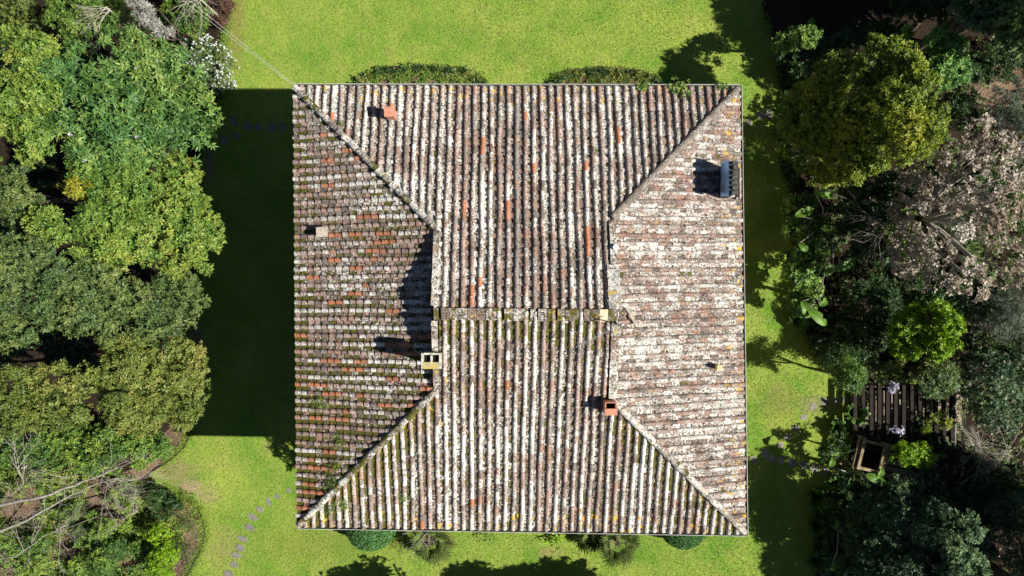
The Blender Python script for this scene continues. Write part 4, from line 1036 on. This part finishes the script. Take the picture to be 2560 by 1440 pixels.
bare_limb([(-120, 1345, 0), (0, 1328, 2.0), (70, 1300, 2.4), (150, 1252, 2.7), (210, 1222, 3.0), (290, 1196, 3.1)], .06, bt, GREYBARK, 16)
bare_limb([(-60, 1240, 1.0), (20, 1246, 2.2), (60, 1210, 2.6), (40, 1160, 3.0)], .035, bt, GREYBARK, 10)
bare_limb([(-60, 1410, .6), (40, 1390, 1.8), (110, 1340, 2.2), (220, 1300, 2.6)], .035, bt, GREYBARK, 14)
for (px, py, hb, n, L, bark, lab, sec, wid) in ((2462, 1125, .5, 34, 1.15, PALEBARK, "leafless shrub of pale arching stems radiating beyond the pergola", -2.6, 3.1),
        (60, 1400, .2, 15, 1.3, GREYBARK, "grey leafless brushwood in the south-west bed", .6, 1.5),
        (40, 1175, 1.2, 16, 1.3, PALEBARK, "pale leafless twigs above the leaning tree's limbs", .2, 1.3),
        (130, 1330, .9, 16, 1.3, GREYBARK, "grey twig tangle between the leaning limbs and the loose shrub", -.3, 1.4),
        (320, 1290, .6, 14, 1.0, GREYBARK, "thin dead twigs over the loose mid-green shrub", 2.8, 1.5),
        (255, 1215, .8, 14, 1.5, PALEBARK, "spray of thin pale twigs over the dark low shrub", -.4, .6),
        (250, 10, 3.9, 10, 1.1, PALEBARK, "pale bare twig spray among the light green tree tops", -2.4, .8),
        (1062, 1328, .8, 9, .7, PALEBARK, "white bare stems beside the clipped ball by the south wall", -2.0, 1.2),
        (2235, 560, 3.4, 12, 1.2, GREYBARK, "grey bare branch reaching west over the banana plants", 3.2, .8),
        (480, -20, 2.4, 9, 1.0, PALEBARK, "bare pale twigs under the overhead cables", -1.2, .9),
        (2540, 1130, .5, 12, 1.1, GREYBARK, "tangle of grey stems in the east corner", 2.6, 1.6)):
    x, y = P(px, py, hb + .4); root = thing("bare_shrub", lab, "shrub", (x, y, 0))
    mb = MB(); mb.tube([(x, y, -.05), (x + .02, y, hb + .1)], [.05, .035], 6); mb.build("stem", bark, root)
    for k in range(n):
        a = sec + U(-wid, wid); mt = MB()
        grow(mt, Vector((x + U(-.12, .12), y + U(-.12, .12), hb + U(-.15, .1))), Vector((math.cos(a), math.sin(a), U(.1, 1.3))), L * U(.5, 1.25), U(.007, .013), 2, .6, 3, U(.03, .14)); mt.build("branch", bark, root)

# ---- low planting: beds by the north wall, clipped balls, palms, small plants by the south wall
def half_bed(name, label, x0, x1, ytop, pal):
    poly = []
    for k in range(15):
        t = math.pi * k / 14; poly.append(((x0 + x1) / 2 - math.cos(t) * (x1 - x0) / 2, 222 - (222 - ytop) * math.sin(t) ** .6))
    poly += [(x1, 300), (x0, 300)]
    xy = [P(a, b) for a, b in poly]; flat_sheet("flower_bed", xy, 0.05, SOIL)
    # the bed's rim of dark plants, each one a plant
    for k in range(13):
        t = math.pi * (k + .3) / 13; px = (x0 + x1) / 2 - math.cos(t) * (x1 - x0) / 2 * .97; py = 222 - (222 - ytop) * math.sin(t) ** .6 * .9 + 4
        x, y = P(px, py, .2); root = thing("edging_plant", label, "plant", (x, y, 0), name)
        n = 15; c = np.stack([RNG.normal(x, .13, n), RNG.normal(y, .07, n), RNG.uniform(.1, .28, n)], 1)
        V, F, col = rosettes(c, RNG.normal(0, .4, (n, 3)) + np.array([0, 0, 1.]), 7, .12, .05, (.1, .9), GREENS['dark'] if R() < .75 else GREENS['olive'], RNG.uniform(.1, .8, n))
        np_mesh("foliage", V, F, col, LEAF, root); mb = MB(); mb.tube([(x, y, 0), (x, y, .2)], .015, 5); mb.build("stem", BARK, root)
    n = 3600; P2 = np.array(xy); a = RNG.uniform(P2[:, 0].min(), P2[:, 0].max(), n); b = RNG.uniform(P2[:, 1].min(), P2[:, 1].max(), n); k = inpoly(P2, a, b)
    c = np.stack([a[k], b[k], RNG.uniform(.06, .2, k.sum())], 1); c = c[vnoise(c, 5, x0) > -.25]
    V, F, col = rosettes(c, RNG.normal(0, .4, c.shape) + np.array([0, 0, 1.]), 6, .10, .03, (.2, 1.1), GREENS[pal], np.clip(.5 + .4 * vnoise(c, 2.5, 9.) + RNG.normal(0, .15, len(c)), 0, 1))
    o = np_mesh("ground_cover", V, F, col, LEAF); tag(o, label.replace("dark leafy edging plant on the rim of", "low yellow-green planting filling"), "ground cover", kind="stuff")
half_bed("rim plants of the wider north bed", "dark leafy edging plant on the rim of the wider bed by the north wall", 893, 1215, 162, 'lime')
half_bed("rim plants of the narrower north bed", "dark leafy edging plant on the rim of the narrower bed by the north wall", 1376, 1655, 170, 'olive')

def topiary(px, py, r, zc, label, sq):
    x, y = P(px, py, zc); root = thing("clipped_shrub", label, "shrub", (x, y, 0), "clipped ball shrubs along the south wall")
    n = 5200; zz = RNG.uniform(-.55, 1, n); ph = RNG.uniform(0, 2 * np.pi, n); q = np.sqrt(1 - zz * zz); d = np.stack([q * np.cos(ph), q * np.sin(ph), zz], 1)
    c = np.array([x, y, zc]) + d * np.array([r, r, r * sq]) * RNG.uniform(.93, 1.02, (n, 1))
    V, F, col = rosettes(c, d + RNG.normal(0, .25, d.shape), 6, .055, .026, (.2, 1.), [(0.05, .15, .04), (0.09, .23, .06), (.16, .32, .09)], RNG.uniform(.1, .9, n))
    np_mesh("foliage", V, F, col, LEAF, root)
    mb = MB(); mb.tube([(x, y, -.05), (x, y, zc)], .07, 7); mb.build("trunk", BARK, root)
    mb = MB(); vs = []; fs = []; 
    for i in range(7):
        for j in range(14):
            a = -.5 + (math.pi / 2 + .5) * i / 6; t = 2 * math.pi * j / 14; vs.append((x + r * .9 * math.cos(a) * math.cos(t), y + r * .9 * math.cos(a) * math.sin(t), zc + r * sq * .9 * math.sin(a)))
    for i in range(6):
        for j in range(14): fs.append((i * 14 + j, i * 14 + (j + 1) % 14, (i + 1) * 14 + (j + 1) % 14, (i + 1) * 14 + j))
    mb.add(vs, fs, (0.012, .03, .008), (0, 0, 0, 0)); mb.build("inner_dome", LEAF, root)  # near-black green dome closing the ball behind its leaves
topiary(928, 1311, .96, .9, "clipped green ball shrub west of the bare white stems", .95)
topiary(1708, 1310, .92, .75, "clipped green ball shrub nearest the south-east corner", .8)

def fan_palm(px, py, hz, nfan, Rl, label, spread):
    x, y = P(px, py, hz); root = thing("fan_palm", label, "palm", (x, y, 0), "fan palms along the south wall")
    mb = MB(); mb.tube([(x, y, -.05), (x, y, hz * .7)], [.11, .09], 8); mb.build("trunk", BARK, root)
    for k in range(nfan):
        a = k * 2.4 + U(-.2, .2); e0 = U(.05, .9); d = Vector((math.cos(a) * math.cos(e0), math.sin(a) * math.cos(e0), math.sin(e0) * .8)); L = spread * U(.55, 1.0)
        p0 = Vector((x, y, hz * .7)); p1 = p0 + d * L; sd = Vector((-math.sin(a), math.cos(a), 0)); vs = []; fs = []; nb = 15; g = U(.7, 1.25)
        for j in range(nb):
            t = math.radians(-115 + 230 * j / (nb - 1)) + U(-.05, .05); ln = Rl * (1 - .25 * abs(t) / 2) * U(.85, 1.1)
            q = d * math.cos(t) + sd * math.sin(t); nn = Vector((-q.y, q.x, 0)).normalized() * .03; b = len(vs)
            m_ = p1 + q * ln * .5 + Vector((0, 0, .02)); tp = p1 + q * ln - Vector((0, 0, .12 * ln))
            vs += [tuple(p1), tuple(m_ + nn), tuple(tp), tuple(m_ - nn)]; fs += [(b, b + 1, b + 2), (b, b + 2, b + 3)]
        mb = MB(); mb.add(vs, fs, (0.16 * g, 0.22 * g, 0.06 * g), (0, 0, 0, 0)); f = mb.build("frond", GLOSSY, root)
        mb = MB(); mb.tube([p0, (p0 + p1) / 2 + Vector((0, 0, .05)), p1], .011, 4); mb.build("stalk", BARK, f)
fan_palm(1078, 1362, 1.0, 24, .46, "fan palm next to the bare white stems by the south wall", .62)
fan_palm(1545, 1365, 1.1, 26, .5, "fan palm between the leafy sprigs and the south-east clipped ball", .66)
fan_palm(1480, 1350, .8, 12, .4, "small fan palm on the west side of the larger palm", .4)
def sprig(px, py, n, sp, h, pal, label, L=.16, Wd=.05, name="leafy_plant", z0=.1, cat="plant", group="small plants along the south wall"):
    x, y = P(px, py, h * .5); root = thing(name, label, cat, (x, y, 0), group)
    c = np.stack([RNG.normal(x, sp, n), RNG.normal(y, sp * .8, n), RNG.uniform(z0, h, n)], 1)
    V, F, col = rosettes(c, RNG.normal(0, .4, (n, 3)) + np.array([0, 0, 1.]), 6, L, Wd, (.1, .8), GREENS[pal], RNG.uniform(.2, .9, n))
    np_mesh("foliage", V, F, col, LEAF, root); mb = MB(); mb.tube([(x, y, -.02), (x, y, h * .7)], .02, 5); mb.build("stem", BARK, root)
sprig(1390, 1346, 16, .17, .5, 'vivid', "bright green leafy sprig between the two fan palms", .18, .05)
sprig(1215, 1340, 9, .13, .4, 'lime', "small light green sprig under the eave", .16, .04)
sprig(1012, 1360, 30, .2, .5, 'olive', "grassy tuft beside the west clipped ball", .2, .02)
sprig(1100, 1390, 26, .22, .45, 'olive', "spiky tuft south of the fan palm", .22, .02)
sprig(1098, 1345, 26, .16, .8, 'fresh', "mid-green bush east of the bare white stems", .12, .04)
sprig(2222, 965, 22, .13, .95, 'lilac', "cluster of white and mauve blossoms on the pergola", .09, .06, "flower_cluster", .7, "flowers", "blossom clusters at the pergola")
sprig(2228, 1068, 20, .12, 1.2, 'lilac', "mauve blossom cluster south of the pergola beams", .08, .06, "flower_cluster", .9, "flowers", "blossom clusters at the pergola")
sprig(478, 1300, 34, .3, .5, 'fresh', "strappy tuft on the curved soil bed beside the lawn", .3, .02, "strappy_plant", .1, "plant", "tufts in the south-west bed")
sprig(455, 1375, 40, .3, .6, 'dark', "dark strappy tuft between the lime shrub and soil", .3, .02, "strappy_plant", .1, "plant", "tufts in the south-west bed")
sprig(452, 1255, 40, .26, .35, 'olive', "brownish-green low tuft by the worn earth", .14, .03, "strappy_plant", .05, "plant", "tufts in the south-west bed")
# creeper over the north gutter and weeds on the roof
def roof_weed(px, py, n, sp, pal, label, L, Wd, lift=.12):
    x, y, z = px_on_roof(px, py, lift); root = thing("roof_weed", label, "weed", (x, y, z), "weeds growing on the roof")
    xs = RNG.normal(x, sp, n); ys = RNG.normal(y, sp * .8, n); c = np.stack([xs, ys, np.array([max(roof_z(a, b), EAVE) for a, b in zip(xs, ys)]) + lift], 1)
    V, F, col = rosettes(c, RNG.normal(0, .4, (n, 3)) + np.array([0, 0, 1.]), 6, L, Wd, (.2, 1.), GREENS[pal], RNG.uniform(.1, .8, n)); np_mesh("foliage", V, F, col, LEAF, root)
for (px, py, n, sp, pal, lab) in ((829, 1207, 60, .16, 'blue', "largest weed tuft beside the south-west hip"), (842, 1165, 30, .12, 'olive', "weed tuft just north of the largest tuft on the hip"),
                                  (842, 1107, 26, .13, 'olive', "weed tuft in a channel of the west slope"), (860, 1260, 22, .12, 'lime', "weeds rooted in the lower south-west hip mortar"),
                                  (823, 1280, 20, .13, 'blue', "small weeds on the south slope below the hip"), (1010, 1250, 14, .1, 'lime', "thin weeds in a south slope channel"),
                                  (855, 310, 5, .05, 'lime', "tiny yellow-green weed by the north-west hip"), (800, 1010, 20, .16, 'lime', "weed patch low on the west slope")):
    roof_weed(px, py, n, sp, pal, lab, .10, .02, .13)
for (px, n, sp, lab) in ((1608, 18, .10, "creeper tuft over the north gutter above the narrower bed"), (1698, 34, .18, "largest creeper tuft over the north gutter"), (1808, 9, .06, "creeper tip over the north gutter near the corner")):
    roof_weed(px, 216, n, sp, 'lime', lab, .09, .05, .12)

# ---- ground cover and fallen litter in the beds
def ground_cover(name, label, poly, n, pal, hz, L, Wd, thr=.1):
    P2 = np.array([P(a, b) for a, b in poly]); a = RNG.uniform(P2[:, 0].min(), P2[:, 0].max(), n); b = RNG.uniform(P2[:, 1].min(), P2[:, 1].max(), n); k = inpoly(P2, a, b)
    c = np.stack([a[k], b[k], RNG.uniform(.03, hz, k.sum())], 1); c = c[vnoise(c * np.array([1, 1, 0]), 1.6, n * .01) > thr]
    V, F, col = rosettes(c, RNG.normal(0, .45, c.shape) + np.array([0, 0, 1.]), 6, L, Wd, (.0, .9), GREENS[pal], np.clip(.45 + .35 * vnoise(c, 1.2, 3.) + RNG.normal(0, .15, len(c)), 0, 1))
    o = np_mesh(name, V, F, col, LEAF); tag(o, label, "ground cover", kind="stuff")
ground_cover("ground_cover", "mixed low greenery covering the south-west bed", [(-200, 1100), (350, 1190), (350, 1215), (455, 1235), (470, 1290), (465, 1350), (440, 1600), (-200, 1600)], 14000, 'lime', .4, .13, .045, -.2)
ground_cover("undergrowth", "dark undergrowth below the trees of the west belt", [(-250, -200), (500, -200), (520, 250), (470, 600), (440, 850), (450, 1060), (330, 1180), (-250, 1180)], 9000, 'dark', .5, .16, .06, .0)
ground_cover("undergrowth", "sparse low plants on the soil of the east garden", [(1960, 450), (2010, 820), (2120, 940), (2140, 1080), (2100, 1200), (2050, 1300), (2050, 1600), (2900, 1600), (2900, 100), (2200, 100), (1960, 250)], 15000, 'blue', .4, .13, .05, -.25)
ground_cover("leaf_litter", "pale fallen leaves scattered over the east garden soil", [(2200, 150), (2900, 100), (2900, 1600), (2100, 1600), (2120, 1200), (2400, 900)], 2500, 'dry', .05, .08, .04, .1)

# ---- lawn edging along the soil bed
for k, pts in enumerate(([(474, 1088), (462, 1116), (440, 1138), (410, 1160), (385, 1176), (362, 1194)], [(495, 1268), (507, 1294), (513, 1325), (509, 1358), (498, 1385), (483, 1410), (464, 1450)])):
    xy = [P(*q) for q in pts]; mb = MB()
    mb.tube([(a, b, .05) for a, b in xy], .035, 5); o = mb.build("lawn_edging", EDGE)
    tag(o, "thin dark curved edging strip between lawn and " + ("bright mid-green shrub bank" if k == 0 else "bare soil bed with tufts"), "edging")

# ---- stepping stones
def stone(px, py, w, d, ang, m, label, group):
    x, y = P(px, py); k = 9; vs = []; rz = math.radians(ang)
    prof = [(.85 + U(-.16, .16)) for _ in range(k)]
    for z, sc in ((0.0, 1.), (.036, 1.), (.043, .93)):
        for i in range(k):
            t = 2 * math.pi * i / k; ca, sa = math.cos(t), math.sin(t); f = prof[i] * sc / max(abs(ca), abs(sa)) ** .7
            a, b = ca * f * w / 2, sa * f * d / 2
            vs.append((x + a * math.cos(rz) - b * math.sin(rz), y + a * math.sin(rz) + b * math.cos(rz), z))
    fs = []
    for r_ in range(2):
        for i in range(k): fs.append((r_ * k + i, r_ * k + (i + 1) % k, (r_ + 1) * k + (i + 1) % k, (r_ + 1) * k + i))
    fs.append(tuple(2 * k + i for i in range(k)))
    mb = MB(); mb.add(vs, fs); o = mb.build("stepping_stone", m); tag(o, label, "stepping stone", group)
SW = [(722, 1226, .17, .2, 10), (694, 1240, .24, .22, -20), (672, 1253, .34, .2, -60), (650, 1272, .42, .26, -40), (632, 1292, .46, .22, -35), (625, 1318, .42, .24, -22), (608, 1346, .52, .22, -25),
      (601, 1369, .38, .28, -30), (591, 1387, .42, .24, -22), (586, 1410, .32, .26, -12), (572, 1433, .42, .24, -15), (566, 1456, .4, .26, -12)]
for i, (a, b, w, d, g) in enumerate(SW):
    if i == 3: stone(a, b, w, d, g, PALESTONE, "stepping stone with a pale flaking top in the curving sunlit row", "stepping stones on the sunlit lawn")
    else: stone(a, b, w * 1.15, d * 1.15, g, SLATE, "dark slate stepping stone in the curving row on sunlit lawn", "stepping stones on the sunlit lawn")
for (a, b) in ((548, 303), (585, 303), (617, 316), (646, 318), (680, 320), (707, 318), (738, 318), (560, 350), (590, 340)):
    stone(a, b, U(.34, .46), U(.36, .5), U(-20, 20), SLATE, "round dark stepping stone in the house's shade on the west lawn", "stepping stones in the west shade")
for (a, b) in ((1882, 1148), (1912, 1133), (1928, 1146), (1952, 1150), (1978, 1156), (2008, 1162), (2035, 1170), (2062, 1178), (2088, 1186), (2110, 1192), (2140, 1196)):
    stone(a, b, U(.32, .46), U(.28, .42), U(-30, 30), PALESTONE, "grey stepping stone in the path to the timber frame", "stepping stones toward the timber frame")
for (a, b) in ((1950, 1112), (1967, 1092), (1988, 1070), (2008, 1043), (2032, 1016), (2062, 1003), (2090, 1000), (2112, 998)):
    stone(a, b, U(.28, .4), U(.24, .36), U(-30, 30), PALESTONE, "worn flat stone in the path to the pergola", "stepping stones toward the pergola")
for (a, b) in ((1872, 305), (1900, 290), (1922, 284)):
    stone(a, b, U(.3, .4), U(.3, .4), 0, PALESTONE, "pale stepping stone in the shade beside the east wall", "stepping stones by the east wall")

# ---- pergola over a brick terrace
def frame(px, py, h): x, y = P(px, py, h); return x, y
ter = [P(2125, 950), P(2402, 950), P(2402, 1105), P(2125, 1105)]
tr = flat_sheet("terrace", [(a, b) for a, b in ter], 0.04, MORTAR)
x0, y1 = ter[0]; x1, y0 = ter[2]; bw, bh = (x1 - x0) / 17, .115
nrow = int((y1 - y0) / bh)
brick_me = None
for i in range(nrow):
    for j in range(17):
        if i * 17 + j >= 300: break
        if brick_me is None:
            mb = MB(); mb.box(0, 0, 0, bw - .014, bh - .012, .03, 0, .97); o = mb.build("brick", TERRACE, tr); brick_me = o.data
        else:
            o = bpy.data.objects.new("brick", brick_me); C.objects.link(o); o.parent = tr
        o.location = (x0 + (j + .5) * bw + (bw * .25 if i % 2 else -bw * .0) * 0, y0 + (i + .5) * bh, .056 + U(-.004, .004))
PH = .62
pg = thing("pergola", "low timber pergola of parallel beams coloured dark for shade above a brick terrace", "pergola", (*P(2262, 1030), 0))
ptop, pbot = 962, 1108
for k in range(13):
    px = 2136 + k * 20.2; x, ya = P(px, ptop, PH); _, yb = P(px, pbot - 6 + 14 * (k % 2), PH)
    mb = MB(); mb.box(x, (ya + yb) / 2, PH + .02, .13 + U(-.01, .01), abs(ya - yb), .13, U(-.008, .008)); mb.build("beam", SHADE_WOOD, pg)
for py in (ptop + 10, pbot - 22):
    xa, y = P(2128, py, PH - .14); xb, _ = P(2392, py, PH - .14)
    mb = MB(); mb.box((xa + xb) / 2, y, PH - .125, xb - xa, .11, .14); mb.build("cross_beam", SHADE_WOOD, pg)
    for xx in (xa + .12, (xa + xb) / 2, xb - .12):
        mb = MB(); mb.box(xx, y, (PH - .2) / 2, .1, .1, PH - .2); mb.build("post", SHADE_WOOD, pg)
xa, y = P(2386, 1040, PH); mb = MB(); mb.box(xa, y, PH + .05, .05, abs(P(0, 960, PH)[1] - P(0, 1118, PH)[1]), .05); mb.build("pale_rail", PALESTONE, pg)

# ---- weathered timber frame (open-topped) beside the path
fx, fy = P(2180, 1140, 1.0); fr = thing("timber_frame", "weathered open timber frame with slanting side boards by the path", "frame", (fx, fy, 0)); ra = math.radians(-14)
def loc(a, b): return fx + a * math.cos(ra) - b * math.sin(ra), fy + a * math.sin(ra) + b * math.cos(ra)
for (a, b, sx, sy, z) in ((-.42, 0, .11, 1.25, 1.0), (.42, -.05, .11, 1.3, 1.0), (0, .5, .74, .11, .98), (0, -.55, .74, .11, .98), (.58, -.05, .07, 1.3, .9), (.7, -.05, .06, 1.3, .8), (-.56, 0, .08, 1.3, .9)):
    q = loc(a, b); mb = MB(); mb.box(q[0], q[1], z, sx, sy, .09, ra, jit=.006); mb.build("rail", OLDWOOD, fr)
for (a, b) in ((-.42, .56), (.42, .56), (-.42, -.58), (.42, -.62)):
    q = loc(a, b); mb = MB(); mb.box(q[0], q[1], .48, .1, .1, .96, ra); mb.build("post", OLDWOOD, fr)
for k in range(5):
    q = loc(1.1, -.62 + k * .27); mb = MB(); mb.box(q[0], q[1], .72 + .01 * k, .95, .2, .035, ra + U(-.03, .03)); mb.build("plank", WOOD, fr)
for (dx, dy, L, an) in ((-.2, -.85, 1.3, -32), (.1, -1.0, 1.1, -36), (-.3, -.62, .9, -20)):
    q = loc(dx, dy); mb = MB(); mb.box(q[0], q[1], .35, L, .07, .06, math.radians(an)); mb.build("fallen_rail", WOOD, fr)
